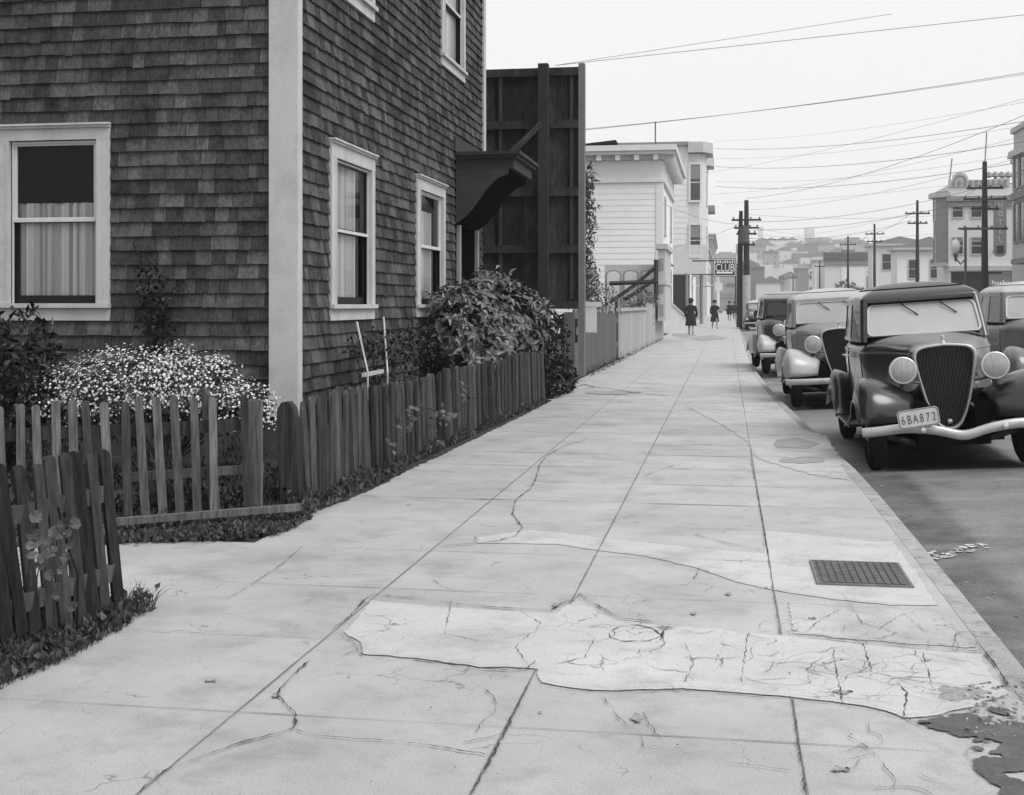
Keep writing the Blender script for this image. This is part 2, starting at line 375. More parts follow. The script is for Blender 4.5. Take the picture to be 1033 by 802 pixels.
patch([(478,549),(480,542),(520,536),(540,534),(600,541),(700,552),(768,558),(766,534),(880,546),(903,546),(930,580),(950,612),(900,612),(840,606),(786,598),(740,588),(700,574),(650,562),(600,556),(560,550)], .0035, 3)
patch([(690,410),(730,408),(768,414),(800,430),(835,440),(850,462),(860,485),(820,480),(785,470),(760,462),(752,446),(726,428)], .0035, 4, .02)
patch([(795,640),(792,606),(840,612),(948,616),(990,655),(960,654),(880,648)], .0032, 4, .01)
# dark spill beside the kerb with dry islands
patch([(915,727),(940,722),(975,716),(1000,712),(1028,716),(1060,740),(1090,802),(1060,830),(1010,815),(985,790),(970,770),(975,757),(960,745),(925,735)], .0062, 5, .02)
for c, w, h in [((800,448),32,6),((812,465),26,5),((670,635),8,3),((848,778),14,5),((642,726),9,6),((970,700),34,12),((905,590),1,1),((545,720),1,1),((560,612),5,3),((715,341),22,3),((620,396),30,3),((850,700),14,4),((212,688),7,1.5),((278,703),5,3),((700,620),6,2),((935,668),5,2),((820,625),6,1.5),((735,600),5,2),((690,338),14,3)]:
    n = 14; patch([(c[0] + w * math.cos(6.283 * k / n) * U(.6, 1.1), c[1] + h * math.sin(6.283 * k / n) * U(.5, 1.1)) for k in range(n)], .0068, 6, .01)
for _ in range(90):
    px = U(200, 950); py = U(360, 800)
    x, y = G(px, py)
    if x < -2.3 or x > .95: continue
    s = U(.0025, .006); n = 6; g.mi = 2 if _ % 3 else 6
    g.poly([(x + s * math.cos(6.283 * k / n) * U(.5, 1.4), y + s * math.sin(6.283 * k / n) * U(.5, 1.4), .0098) for k in range(n)])
g.mi = 0
tag(g.build('sidewalk', [M_CONC, M_JOINT, M_CRACK, M_CONCP, M_CONCQ, M_STAIN, M_STAIN2]), kind='structure')

g = MB()   # kerb in lengths
y = -6
while y < 380:
    L = 1.5 if y < 60 else 20
    a, b = y, y + L - .008
    g.rv = random.random()
    xa, xb = curb_x(a), curb_x(b); z = .002
    vs = [(xa - .12, a, -.3), (xa + .01, a, -.3), (xa, a, z - .02), (xa - .02, a, z), (xa - .12, a, z)]
    ws = [(xb - .12, b, -.3), (xb + .01, b, -.3), (xb, b, z - .02), (xb - .02, b, z), (xb - .12, b, z)]
    g.add(vs + ws, [(0, 5, 6, 1), (1, 6, 7, 2), (2, 7, 8, 3), (3, 8, 9, 4), (4, 9, 5, 0), (0, 1, 2, 3, 4), (9, 8, 7, 6, 5)])
    y += L
g.box(15.1, 15.25, -20, 380, -.3, 0)
tag(g.build('kerb', M_CURB), kind='structure')

g = MB(); rows = []
for y in list(range(-20, 60, 2)) + list(range(60, 400, 20)):
    x0 = curb_x(y); rows.append([(x0 + (15.1 - x0) * k / 24, y, road_z(x0 + (15.1 - x0) * k / 24, y)) for k in range(25)])
g.grid(rows)
def rpatch(cx, cy, w, l, mi, z=.005):
    n = 22; g.mi = mi
    ring = []
    for k in range(n):
        t = 6.283 * k / n; x = cx + w * math.cos(t) * U(.7, 1.15); y = cy + l * math.sin(t) * U(.7, 1.15); ring.append((x, y, road_z(x, y) + z))
    o = (cx, cy, road_z(cx, cy) + z); g.add([o] + ring, [(0, k + 1, (k + 1) % n + 1) for k in range(n)]); g.mi = 0

for x in (2.6, 4.2, 6.0): ribbonpts = None
M_SHADE_STAIN = gmat('car_shade_road_stain', .05, .5, 6, .75, fine=.3, fscale=80); ragged(M_SHADE_STAIN, .5)  # serves painted shade under the cars and real stains along the gutter
for n_ in M_SHADE_STAIN.node_tree.nodes:
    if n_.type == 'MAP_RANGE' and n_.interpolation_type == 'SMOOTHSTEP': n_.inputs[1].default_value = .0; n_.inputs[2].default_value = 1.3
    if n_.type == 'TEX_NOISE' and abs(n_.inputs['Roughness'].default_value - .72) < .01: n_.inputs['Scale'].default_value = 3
def dark_patch(x0, x1, y0, y1, z=.006, top=.85):
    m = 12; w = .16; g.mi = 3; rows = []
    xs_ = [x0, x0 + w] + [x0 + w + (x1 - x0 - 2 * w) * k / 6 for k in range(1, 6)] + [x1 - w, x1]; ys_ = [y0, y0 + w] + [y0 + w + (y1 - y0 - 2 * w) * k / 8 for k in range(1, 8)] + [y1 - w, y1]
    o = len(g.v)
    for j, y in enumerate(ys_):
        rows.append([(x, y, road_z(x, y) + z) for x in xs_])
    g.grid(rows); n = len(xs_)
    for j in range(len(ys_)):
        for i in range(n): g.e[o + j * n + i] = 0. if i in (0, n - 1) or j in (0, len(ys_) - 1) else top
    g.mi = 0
for (xc, yc) in ((2.17, 12.95), (1.9, 20.2), (1.75, 28.9)): dark_patch(xc - .72, xc + .75, yc - .3, yc + 3.3)  # shade beneath each parked car, painted onto the road
dark_patch(1.0, 1.8, 8.9, 12.6, top=.45); dark_patch(1.0, 1.7, 3.5, 8.9, .007, .4); dark_patch(2.9, 4.2, 7, 11.5, top=.25)
tag(g.build('road', [M_ROAD, M_ROADP, M_STAIN, M_SHADE_STAIN]), kind='structure')

g = MB(); g.box(15.25, 18.4, -20, 400, -.3, 0)
tag(g.build('far_sidewalk', M_CURB), kind='structure')
g = MB()   # earth of the garden with an uneven edge along the pavement
edge = [(-2.9, -6), (-2.86, 4.2), (-2.78, 4.9), (-2.86, 5.5), (-2.83, 5.85), (-3.05, 5.92), (-9, 5.97)]
g.poly([(x, y, .006) for x, y in edge] + [(-9, -6, .006)])
edge = [(-9, 7.1), (-4.4, 7.16), (-3.78, 7.37), (-3.55, 7.55), (-3.35, 7.62), (-3.15, 7.68), (-3.0, 7.9), (-2.98, 8.35), (-2.93, 9.0), (-2.86, 9.3), (-2.82, 10.2), (-2.84, 11), (-2.8, 12), (-2.78, 13), (-2.74, 15), (-2.7, 17), (-2.68, 19.6), (-2.9, 20), (-2.92, 60), (-30, 60)]
fine_ = []
for a_, c_ in zip(edge, edge[1:]):
    n_ = max(1, int(math.dist(a_, c_) / .06)) if c_[1] < 20 and a_[0] > -5 else 1
    for k_ in range(n_): fine_.append((a_[0] + (c_[0] - a_[0]) * k_ / n_ + U(-.018, .018), a_[1] + (c_[1] - a_[1]) * k_ / n_ + U(-.018, .018)))
edge = fine_ + [edge[-1]]
g.poly([(x, y, .006) for x, y in edge])
tag(g.build('garden_soil', M_DIRT), kind='structure')
g = MB(); g.box(-9, -2.93, 5.6, 7.6, -.2, .001); tag(g.build('path', M_CONC), kind='structure')
g = MB(); g.box(-40, -2.93, -12, 110, -.28, -.004); tag(g.build('lot_ground', M_DIRT), kind='structure')

# iron cover in the pavement
t = tag(empty('utility_cover', (.725, 7.26, 0)), 'dark gridded iron cover set in the light concrete by the kerb', 'utility cover')
T = lambda x, y, z: (x, y, z)
b = MB(); b.box(-.235, .235, -.3, .3, .0, .011); b.build('plate', M_IRON, t)
b = MB()
for i in range(15):
    for j in range(11):
        x = -.2 + .4 * j / 10; y = -.27 + .54 * i / 14
        b.box(x - .013, x + .013, y - .012, y + .012, .011, .019)
b.build('studs', gmat('iron_stud', .12, .3, 12, .5), t)
b = MB(); b.box(-.25, -.235, -.315, .315, 0, .014); b.box(.235, .25, -.315, .315, 0, .014); b.box(-.235, .235, -.315, -.3, 0, .014); b.box(-.235, .235, .3, .315, 0, .014)
b.build('frame', M_JOINT, t)
b = MB()
for k in range(70):
    u = random.random(); x, y = G(932 + 62 * u, 553 + 4 * math.sin(u * 5) + U(-1.5, 1.5), -.11); z = road_z(x, y) + .006; x += U(-.02, .02); y += U(-.05, .05); s = U(.01, .05); a = U(0, 6)
    b.add([(x, y, z), (x + s * math.cos(a), y + s * math.sin(a), z + U(0, .004)), (x + s * 1.2 * math.cos(a + .7), y + s * 1.2 * math.sin(a + .7), z + U(0, .006)), (x + s * math.cos(a + 1.5), y + s * math.sin(a + 1.5), z + U(0, .004))], [(0, 1, 2), (0, 2, 3)])
tag(b.build('litter', M_PAPER), kind='stuff', label='torn white paper scattered in the gutter')

b = MB(); random.seed(5)
for k in range(170):
    px, py = (U(975, 1045), U(690, 745)) if k < 90 else (U(860, 1040), U(470, 700))
    x, y = G(px, py)
    if k >= 90: x = curb_x(y) + U(.02, .35) ** 1.2; zz = road_z(x, y)
    else: zz = .006 if x < curb_x(y) else road_z(x, y)
    r = U(.003, .011); vs = [(x + r * U(.5, 1.2) * math.cos(a), y + r * U(.5, 1.2) * math.sin(a), zz + h * r) for h in (0, .9) for a in (0, 1.3, 2.6, 3.9, 5.1)]
    b.rv = random.random(); b.add(vs, [(5, 6, 7, 8, 9)] + [(i, (i + 1) % 5, (i + 1) % 5 + 5, i + 5) for i in range(5)])
tag(b.build('gravel', gmat('crumbled_concrete', .3, .3, 20, .9, rnd=.5)), kind='stuff', label='crumbled concrete grit along the broken kerb')

# ================================================================== PLANTS
def leaf(mb, p, d, n, L, W, droop=.25):
    """pointed leaf with a folded midrib"""
    d = d.normalized(); s = d.cross(n)
    if s.length < 1e-4: s = Vector((1, 0, 0))
    s.normalize(); u = s.cross(d)
    a = p; m1 = p + d * L * .45 - u * L * droop * .15; e = p + d * L - u * L * droop
    mb.rv = random.random()
    mb.add([a, m1 + s * W * .5 + u * W * .15, e, m1 - s * W * .5 + u * W * .15, m1], [(0, 1, 4), (1, 2, 4), (2, 3, 4), (3, 0, 4)])
def rdir(zmin=-1):
    while True:
        v = Vector((U(-1, 1), U(-1, 1), U(-1, 1)))
        if .1 < v.length < 1 and v.z >= zmin: return v.normalized()
def clump(mb, c, rad, n, L, W, inner=.55, droop=.3, zmin=-.6, lobes=5):
    c = Vector(c); lob = [(rdir(-.2), U(.75, 1.12)) for _ in range(lobes)]
    for _ in range(n):
        v = rdir(zmin); k = .82
        for q, w in lob: k = max(k, w * (.55 + .5 * max(0, v.dot(q))))
        r = k * (inner + (1 - inner) * random.random() ** .5)
        p = c + Vector((v.x * rad[0], v.y * rad[1], v.z * rad[2])) * r
        d = (v + rdir() * .9).normalized(); leaf(mb, p, d, (v + Vector((0, 0, .8)) + rdir() * .5), L * U(.6, 1.2), W * U(.7, 1.2), droop)
def whorls(mb, c, rad, n, L, W):
    c = Vector(c)
    for _ in range(n):
        v = rdir(-.75); r = (.6 + .42 * random.random() ** .6)
        if random.random() < .12: r *= 1.13
        p = c + Vector((v.x * rad[0], v.y * rad[1], v.z * rad[2])) * r
        ax = (v + Vector((0, 0, .7)) + rdir() * .35).normalized()
        a = ax.orthogonal().normalized(); b = ax.cross(a); m = random.randint(6, 9); t0 = U(0, 6)
        for k in range(m):
            t = t0 + 6.283 * k / m; d = (a * math.cos(t) + b * math.sin(t)) + ax * U(-.15, .35)
            leaf(mb, p, d, ax, L * U(.7, 1.15), W * U(.8, 1.1), .35)
def stems(mb, base, tops, r=.012):
    for t in tops:
        b = Vector(base) + Vector((U(-.08, .08), U(-.08, .08), 0)); t = Vector(t); m = b.lerp(t, .5) + Vector((U(-.1, .1), U(-.1, .1), .05))
        mb.tube([b, m, t], [r, r * .7, r * .3], 5)

# big broad-leaved bush at the long fence end
t = tag(empty('broadleaf_bush', (-3.42, 19.1, 0)), 'tall broad-leaved bush spilling over the far end of the picket fence', 'bush')
b = MB()
for c, rad, n in [((-.25, -1.9, 1.2), (.5, .8, .62), 95), ((-.1, -.4, 1.3), (.62, 1.2, .68), 150), ((.08, .8, 1.2), (.6, 1.1, .62), 130), ((.2, 1.6, 1.05), (.4, .7, .5), 60), ((0, 0, .8), (.5, 2.2, .5), 90)]:
    whorls(b, c, rad, n, U(.18, .21), .082); clump(b, c, (rad[0] * 1.03, rad[1] * 1.02, rad[2] * 1.03), n * 4, .15, .065, .7, .5, -.9)
b.build('leaves', M_LEAF, t)
b = MB(); 
for y0 in (-1.6, -.4, .9, 1.8): stems(b, (0, y0, 0), [(U(-.3, .3), y0 + U(-.5, .5), U(1, 1.5)) for _ in range(6)], .02)
for c, rad in [((-.2, -1.5, .9), (.3, .6, .5)), ((0, 0, 1.0), (.35, 1.1, .5)), ((.1, 1.4, .9), (.35, 1., .45))]:
    clump(b, c, rad, 260, .16, .07)
b.build('stems', M_STEM, t)
# ivy at the fence end
t = tag(empty('ivy_bush', (-2.78, 20.9, 0)), 'low dark ivy bush at the foot of the post beyond the picket fence end', 'bush')
b = MB(); clump(b, (0, -.6, .3), (.22, .65, .42), 420, .1, .085, .7); clump(b, (.05, .5, .25), (.2, .8, .32), 420, .1, .085, .7); clump(b, (0, .5, .9), (.15, .5, .5), 160, .09, .07); b.build('leaves', M_LEAFD, t)
b = MB(); stems(b, (0, 0, 0), [(U(-.2, .2), U(-1, 1.2), U(.3, .9)) for _ in range(9)]); b.build('stems', M_STEM, t)
# daisy bush
t = tag(empty('daisy_bush', (-5.06, 10.9, 0)), 'rounded bush covered in small white daisies under the shingled wall', 'flowering bush')
b = MB(); fl = MB(); fc = MB()
DL = [((-1.15, -.1, .42), (.25, .3, .2), 60), ((-.5, 0, .98), (.12, .2, .12), 50), ((.5, 0, .92), (.14, .2, .12), 50), ((-.75, -.2, .62), (.5, .45, .32), 420), ((-.25, -.25, .72), (.6, .5, .36), 620), ((.3, -.2, .72), (.5, .45, .34), 480), ((.75, -.1, .52), (.35, .4, .27), 320), ((.05, .1, .85), (.25, .3, .28), 160)]
for c, rad, n in DL:
    clump(b, c, rad, int(n * 2.0), .05, .02, .3, zmin=-.9)
    for _ in range(int(n * 2.6)):
        v = rdir(-.25)
        if math.sin(v.x * 9 + c[0] * 5) * math.sin(v.z * 11 + c[0]) * math.cos(v.y * 7) > .4: continue
        if v.y > .5: continue
        p = Vector(c) + Vector((v.x * rad[0], v.y * rad[1], v.z * rad[2])) * random.choice((U(.8, 1.05), U(.9, 1.1), U(1, 1.25)))
        ax = (v + Vector((0, -.25, .5)) + rdir() * .5).normalized(); a = ax.orthogonal().normalized(); q = ax.cross(a); s = U(.008, .017); fl.rv = random.random(); t0 = U(0, 6)
        m = 10; fl.add([p] + [p + (a * math.cos(t0 + 6.283 * k / m) + q * math.sin(t0 + 6.283 * k / m)) * s * (1 if k % 2 else .5) - ax * s * .15 for k in range(m)], [(0, k + 1, (k + 1) % m + 1) for k in range(m)])
b.build('leaves', M_LEAFG, t); fl.build('blossoms', M_FLOWER, t)
b = MB(); stems(b, (0, 0, 0), [(U(-1, 1), U(-.3, .3), U(.4, .7)) for _ in range(30)], .01); clump(b, (-.1, 0, .45), (.9, .3, .3), 500, .06, .03); b.build('stems', M_STEM, t)
# dark shrub on the left
t = tag(empty('dark_shrub', (-6.3, 10.4, 0)), 'dark leafy shrub growing up under the left window sill', 'bush')
b = MB(); clump(b, (-.2, 0, .6), (.6, .45, .62), 1100, .1, .045, .5); clump(b, (.05, .1, .95), (.42, .4, .5), 600, .11, .045, .5); clump(b, (-.45, .1, 1.25), (.25, .3, .4), 200, .1, .05); clump(b, (.35, 0, .35), (.4, .35, .35), 300, .1, .045)
b.build('leaves', M_LEAFD, t)
b = MB(); stems(b, (0, 0, 0), [(U(-.6, .4), U(-.3, .3), U(.6, 1.5)) for _ in range(14)], .014); b.build('stems', M_STEM, t)
# climbing vine on the shingled wall
t = tag(empty('climbing_vine', (-5.5, 11.58, 0)), 'thin dark vine climbing the shingles between window and daisy bush', 'vine')
b = MB()
for zc, w, n in [(1.05, .2, 130), (1.3, .24, 140), (1.55, .17, 90), (1.75, .2, 70), (1.9, .1, 14)]:
    clump(b, (U(-.04, .08), -.05, zc), (w, .07, .15), n, .055, .04, .2)
b.build('leaves', M_LEAFD, t)
b = MB(); b.tube([(.1, 0, 0), (.04, -.02, .5), (0, 0, .9), (.05, .02, 1.4), (-.1, .02, 1.85), (-.22, .03, 2.1)], .01, 5); b.tube([(.05, 0, 1.4), (.2, .02, 1.65), (.33, .02, 1.72), (.36, .02, 1.6)], .007, 5); b.build('stems', M_STEM, t)
# rose bush with two white stakes, by the street wall
t = tag(empty('staked_bush', (-3.72, 13.6, 0)), 'sparse rose bush tied to white stakes below the narrow windows', 'bush')
b = MB(); clump(b, (0, -.5, 1.03), (.25, .6, .2), 240, .06, .035, .2); clump(b, (.05, .5, 1.0), (.25, .6, .27), 300, .06, .035, .2); clump(b, (.1, 1.2, .95), (.25, .5, .35), 260, .06, .035, .2); clump(b, (0, .3, .6), (.25, 1.2, .3), 350, .06, .035, .2)
b.build('leaves', M_LEAFD, t)
b = MB(); stems(b, (0, 0, 0), [(U(-.2, .2), U(-1, 1.5), U(.8, 1.2)) for _ in range(12)], .01); b.build('stems', M_STEM, t)
b = MB()
s1, s2 = onX(360, 325, -3.7), onX(371, 375, -3.5); s3, s4 = onX(387, 320, -3.7), onX(391, 376, -3.5)
for p, q in ((s1, s2), (s3, s4)):
    p = Vector(p); q = Vector(q); e = Vector((q.x, q.y, 0))
    b.tube([p, q, e], .011, 5)
b.box(-3.56, -3.54, s2[1], s4[1], .78, .82)
tag(b.build('trellis', M_POLEW), 'white stick trellis leaning in front of the shingled side wall', 'trellis')

def weeds(name, path, n, w, h, mat, seed, label, flat=.5):
    random.seed(seed); b = MB(); seg = list(zip(path, path[1:]))
    for _ in range(n):
        (a, c) = random.choice(seg); k = random.random(); p = Vector((a[0] + (c[0] - a[0]) * k + U(-w, w) * .5, a[1] + (c[1] - a[1]) * k + U(-w, w) * .5, .004))
        hh = h * U(.3, 1.) * (.55 + .45 * math.sin(p.y * 5 + p.x * 7 + seed))
        b.rv = random.random()
        if random.random() < flat:
            d = Vector((U(-1, 1), U(-1, 1), U(.3, 2.5))).normalized(); leaf(b, p + Vector((0, 0, hh * U(0, .6))), d, rdir(), U(.03, .06), U(.02, .035), .3)
        else:
            d = Vector((U(-.6, .6), U(-.6, .6), 1)).normalized() * hh; s = Vector((U(-1, 1), U(-1, 1), 0)).normalized() * .004
            m_ = p + d * .6; e_ = p + d + Vector((d.x, d.y, 0)) * .6; b.add([p - s * .6, p + s * .6, m_ + s * .5, e_, m_ - s * .5], [(0, 1, 2, 4), (4, 2, 3)])
    return tag(b.build(name, mat), label, kind='stuff')
weeds('weeds', [(-3.06, 8.7), (-3.0, 10.5), (-2.92, 13), (-2.86, 16), (-2.76, 19.3)], 5200, .16, .2, M_LEAFG, 3, 'low weeds along the foot of the long picket fence')
weeds('weeds', [(-3.02, 8.95), (-2.97, 10.2), (-2.95, 11.0)], 1500, .26, .2, M_LEAFG, 5, 'thicker weeds at the near corner of the long picket fence')
weeds('weeds', [(-3.3, 4.2), (-3.0, 5.0), (-2.88, 5.85)], 2600, .24, .17, M_LEAFG, 11, 'grass and weeds under the leaning front pickets')
weeds('weeds', [(-5.4, 7.5), (-4.2, 7.62), (-3.5, 8.0), (-3.1, 8.5)], 4200, .42, .15, M_LEAFG, 13, 'ground ivy and weeds under the low garden fence')
weeds('weeds', [(-5.6, 8.3), (-4.2, 8.7), (-3.4, 9.3)], 3600, .9, .45, M_LEAFD, 17, 'dark undergrowth inside the corner garden')
weeds('weeds', [(-5.0, 7.28), (-4.3, 7.35), (-3.7, 7.6), (-3.2, 8.0), (-3.0, 8.6)], 3000, .3, .1, M_LEAFG, 23, 'low weeds creeping over the edge of the entry walk')
weeds('weeds', [(-4.2, 7.35), (-3.7, 7.5), (-3.2, 7.75), (-3.02, 8.3), (-2.98, 9.2)], 2600, .2, .09, M_LEAFG, 29, 'clover and weeds in the corner where the garden fence meets the walk')
weeds('weeds', [(-3.7, 4.2), (-3.5, 5.0), (-3.35, 5.7)], 2600, .5, .62, M_LEAFD, 37, 'dark tall weeds behind the leaning front pickets')
weeds('weeds', [(-6.4, 9.6), (-5.2, 9.9), (-4.2, 10.4)], 4500, 1.1, .62, M_LEAFD, 41, 'dark stalks and leaves under the daisy bush')
weeds('weeds', [(-3.6, 10.5), (-3.45, 13), (-3.4, 16)], 3500, .5, .7, M_LEAFD, 43, 'dark undergrowth between the long fence and the house')
weeds('weeds', [(-3.0, 3.9), (-2.9, 4.4), (-2.84, 5.0), (-2.86, 5.6)], 2600, .22, .1, M_LEAFG, 47, 'short grass along the walk in front of the leaning pickets', .35)
weeds('weeds', [(-3.6, 7.62), (-3.15, 7.75), (-3.0, 7.95), (-3.0, 8.4)], 3200, .3, .09, M_LEAFG, 53, 'clover spreading onto the corner of the walk', .8)
weeds('weeds', [(-2.86, 26), (-2.8, 35), (-2.75, 54)], 900, .25, .3, M_LEAFG, 19, 'tufts of weeds at the foot of the board fences')
random.seed(21)
def round_leaf(b, c, n, s):
    n = n.normalized(); a = n.orthogonal().normalized(); q = n.cross(a); m = 14; base = random.random() * .7; t0 = U(0, 6); c = Vector(c); sq = U(.65, 1)
    ctr = c - n * s * .3; ring = [c + (a * math.cos(t0 + 5.9 * k / (m - 1)) + q * sq * math.sin(t0 + 5.9 * k / (m - 1))) * s * (U(.88, 1.05) if k % 2 else U(.98, 1.1)) + n * s * U(-.1, .1) for k in range(m)]
    for k in range(m - 1):
        b.rv = min(1, base + (.3 if k % 2 else 0)); b.add([ctr, ring[k], ring[k + 1]], [(0, 1, 2)])
    b.tube([ctr, ctr - n * .03 + Vector((0, 0, -.04)), ctr - n * .05 + Vector((0, .01, -.1))], .0025, 4, False)
t = tag(empty('nasturtium', (-2.95, 5.2, 0)), 'round-leaved plant climbing through the leaning front pickets', 'plant')
b = MB()
for px, py, s in [(36,521,.04),(33,539,.04),(56,536,.05),(63,528,.04),(76,528,.038),(37,547,.042),(49,546,.038),(33,560,.04),(44,562,.045),(52,556,.04),(60,538,.04),(50,580,.035),(57,600,.03),(66,562,.035),(70,550,.03),(62,575,.03),(73,612,.035),(40,570,.035),(30,550,.03),(68,538,.03)]:
    p = onX(px, py, -2.83 + U(-.02, .02)); round_leaf(b, (p[0] + 2.95, p[1] - 5.2, p[2]), Vector((U(.0, 1.6), -1, U(-.2, 1.4))), s * .72)
b.build('leaves', M_LEAFP, t)
b = MB(); b.tube([(.07, .1, 0), (.1, .05, .3), (.06, 0, .5), (.09, -.1, .62)], .006, 5); b.build('stems', M_STEM, t)
t = tag(empty('fence_creeper', (-2.88, 13, 0)), 'pale-leaved creeper poking out halfway along the long picket fence', 'plant')
b = MB()
for px, py in [(405,418),(412,421),(408,428),(413,412),(466,392),(468,398),(440,418),(445,425),(435,438),(438,442),(447,420),(452,424),(404,434),(393,452),(436,422)]:
    X = -3.02 + (px - 305) / 245 * .32 + .06; p = onX(px, py, X)
    for k in range(4): leaf(b, Vector((p[0] + 2.88 + U(0, .05), p[1] - 13 + U(-.12, .12), p[2] + U(-.06, .06))), Vector((U(-.3, .6), U(-1, .3), U(-.4, .6))), Vector((1, -1, 1)), U(.05, .09), U(.04, .06))
b.build('leaves', M_LEAFP, t)
b = MB(); b.tube([(-.02, -1.6, 0), (.0, -1.5, .4), (0, -1, .5), (0, .2, .3), (.05, .6, .4), (.08, 2, .5)], .006, 5); b.build('stems', M_STEM, t)

# ================================================================== PICKET FENCES
M_PICKETD = gmat('dark_picket', .034, .5, 14, .9, .6, (1, 1, .09), rnd=.6, spec=.02, fine=.35, fscale=60)
def picket(parent, base, h, w, ang, lean_x=0, lean_y=0, th=.02, mat=M_PICKET, pointed=False, r=None):
    """base (x,y,z) local to parent; ang = direction of the fence line"""
    b = MB(); b.rv = random.random() if r is None else r
    hw = w / 2
    if pointed: out = [(-hw, 0), (hw, 0), (hw, h - w * .7), (hw * .25, h), (-hw * .35, h - .004), (-hw, h - w * .65)]
    else:
        n = 6; out = [(-hw, 0), (hw, 0), (hw * U(.85, 1), h - hw)] + [(hw * math.cos(math.pi * k / n), h - hw + hw * math.sin(math.pi * k / n) * U(.9, 1.1)) for k in range(1, n)] + [(-hw * U(.85, 1), h - hw)]
    c, s = math.cos(ang), math.sin(ang)
    b.prism(out, lambda a, z, t: (base[0] + a * c - t * s + lean_x * z, base[1] + a * s + t * c + lean_y * z, base[2] + z), -th / 2, th / 2)
    return b.build('picket', mat, parent)
def rail(parent, p, q, h, th, mat=M_PICKET, name='rail'):
    p = Vector(p); q = Vector(q); d = (q - p).normalized(); n = Vector((-d.y, d.x, 0)); b = MB(); b.rv = random.random()
    vs = []
    for e in (p, q):
        for (u, w) in ((-th / 2, -h / 2), (th / 2, -h / 2), (th / 2, h / 2), (-th / 2, h / 2)): vs.append(e + n * u + Vector((0, 0, w)))
    b.add(vs, [(0, 1, 2, 3), (7, 6, 5, 4), (0, 4, 5, 1), (1, 5, 6, 2), (2, 6, 7, 3), (3, 7, 4, 0)])
    return b.build(name, mat, parent)
random.seed(31)
# long fence
t = tag(empty('picket_fence', (-3.05, 9.1, 0)), 'long dark close-set picket fence running beside the sidewalk', 'fence')
P0 = Vector((-3.1, 9.15)); P1 = Vector((-2.78, 19.4)); n = 84; ang = math.atan2((P1 - P0).y, (P1 - P0).x)
for i in range(n):
    p = P0.lerp(P1, i / (n - 1)) - Vector((-3.05, 9.1)); jog = .02 * math.sin(i * .3)
    picket(t, (p.x + U(-.006, .006) + jog * .3, p.y, .0), .79 + .03 * math.sin(i * .21) + U(-.025, .02), U(.085, .11), ang + U(-.08, .08), U(-.05, .0), U(-.035, .03), .022, pointed=random.random() < .25)
rail(t, (-.1, 0, .22), (.23, 10.25, .22), .09, .04); rail(t, (-.1, 0, .6), (.23, 10.25, .62), .09, .04)
b = MB(); b.rv = .35
b.prism([(-.075, 0), (.075, 0), (.07, .66), (.055, .74), (.02, .785), (-.03, .78), (-.065, .73), (-.075, .6)], lambda a, z, tt: (-.1 + a - .05 * z, -.16 + tt, z), -.05, .05)
b.build('post', M_PICKET, t)
for yy in (3.3, 6.8, 10.2): 
    b = MB(); b.box(-.2 + yy * .032, -.11 + yy * .032, yy - .045, yy + .045, 0, .78); b.build('post', M_PICKET, t)
# cross fence
t = tag(empty('picket_fence', (-4.6, 7.7, 0)), 'low round-topped picket fence across the corner garden before the daisies', 'fence')
Q0 = Vector((-5.6, 7.42)); Q1 = Vector((-3.18, 8.45)); n = 24; ang = math.atan2((Q1 - Q0).y, (Q1 - Q0).x)
skip = {21, 23}
for i in range(n):
    if i in skip: continue
    k = i / (n - 1); p = Q0.lerp(Q1, k); p = (p.x + 4.6, p.y - 7.7, .04 + .03 * k)
    picket(t, p, .76 + U(-.02, .02) + .05 * k, .058, ang + U(-.06, .06), U(-.05, .01) - .03 * (k > .5), U(-.02, .02), .02, M_PICKETL)
p = Q0 - Vector((-4.6, 7.7)); q = Q1 - Vector((-4.6, 7.7)); nn = Vector((-math.sin(ang), math.cos(ang)))
rail(t, (p.x - nn.x * -.03, p.y + nn.y * .03, .6), (q.x - .1, q.y + nn.y * .03, .66), .08, .035, M_PICKET)
a = Vector(G(115, 528, .09)); c = Vector(G(303, 516, .1))
rail(t, (a.x + 4.6, a.y - 7.7, .1), (c.x + 4.6, c.y - 7.7, .13), .045, .05, M_PICKETL)
rail(t, (q.x - .9, q.y - .2, .30), (q.x - .05, q.y + .12, .34), .06, .03, M_PICKETL)
b = MB(); b.rv = .6; b.prism([(-.05, .02), (.05, .02), (.05, .83), (-.05, .83)], lambda a_, z, tt: (q.x - .08 + a_, q.y + .02 + tt, z), -.02, .02); b.build('post', M_PICKETL, t)
b = MB(); b.rv = .3; b.prism([(-.03, 0), (.03, 0), (.02, .86), (-.01, .92), (-.035, .85)], lambda a_, z, tt: (q.x - .33 + a_ - .07 * z, q.y - .08 + tt, z), -.03, .03); b.build('post', M_PICKETL, t)
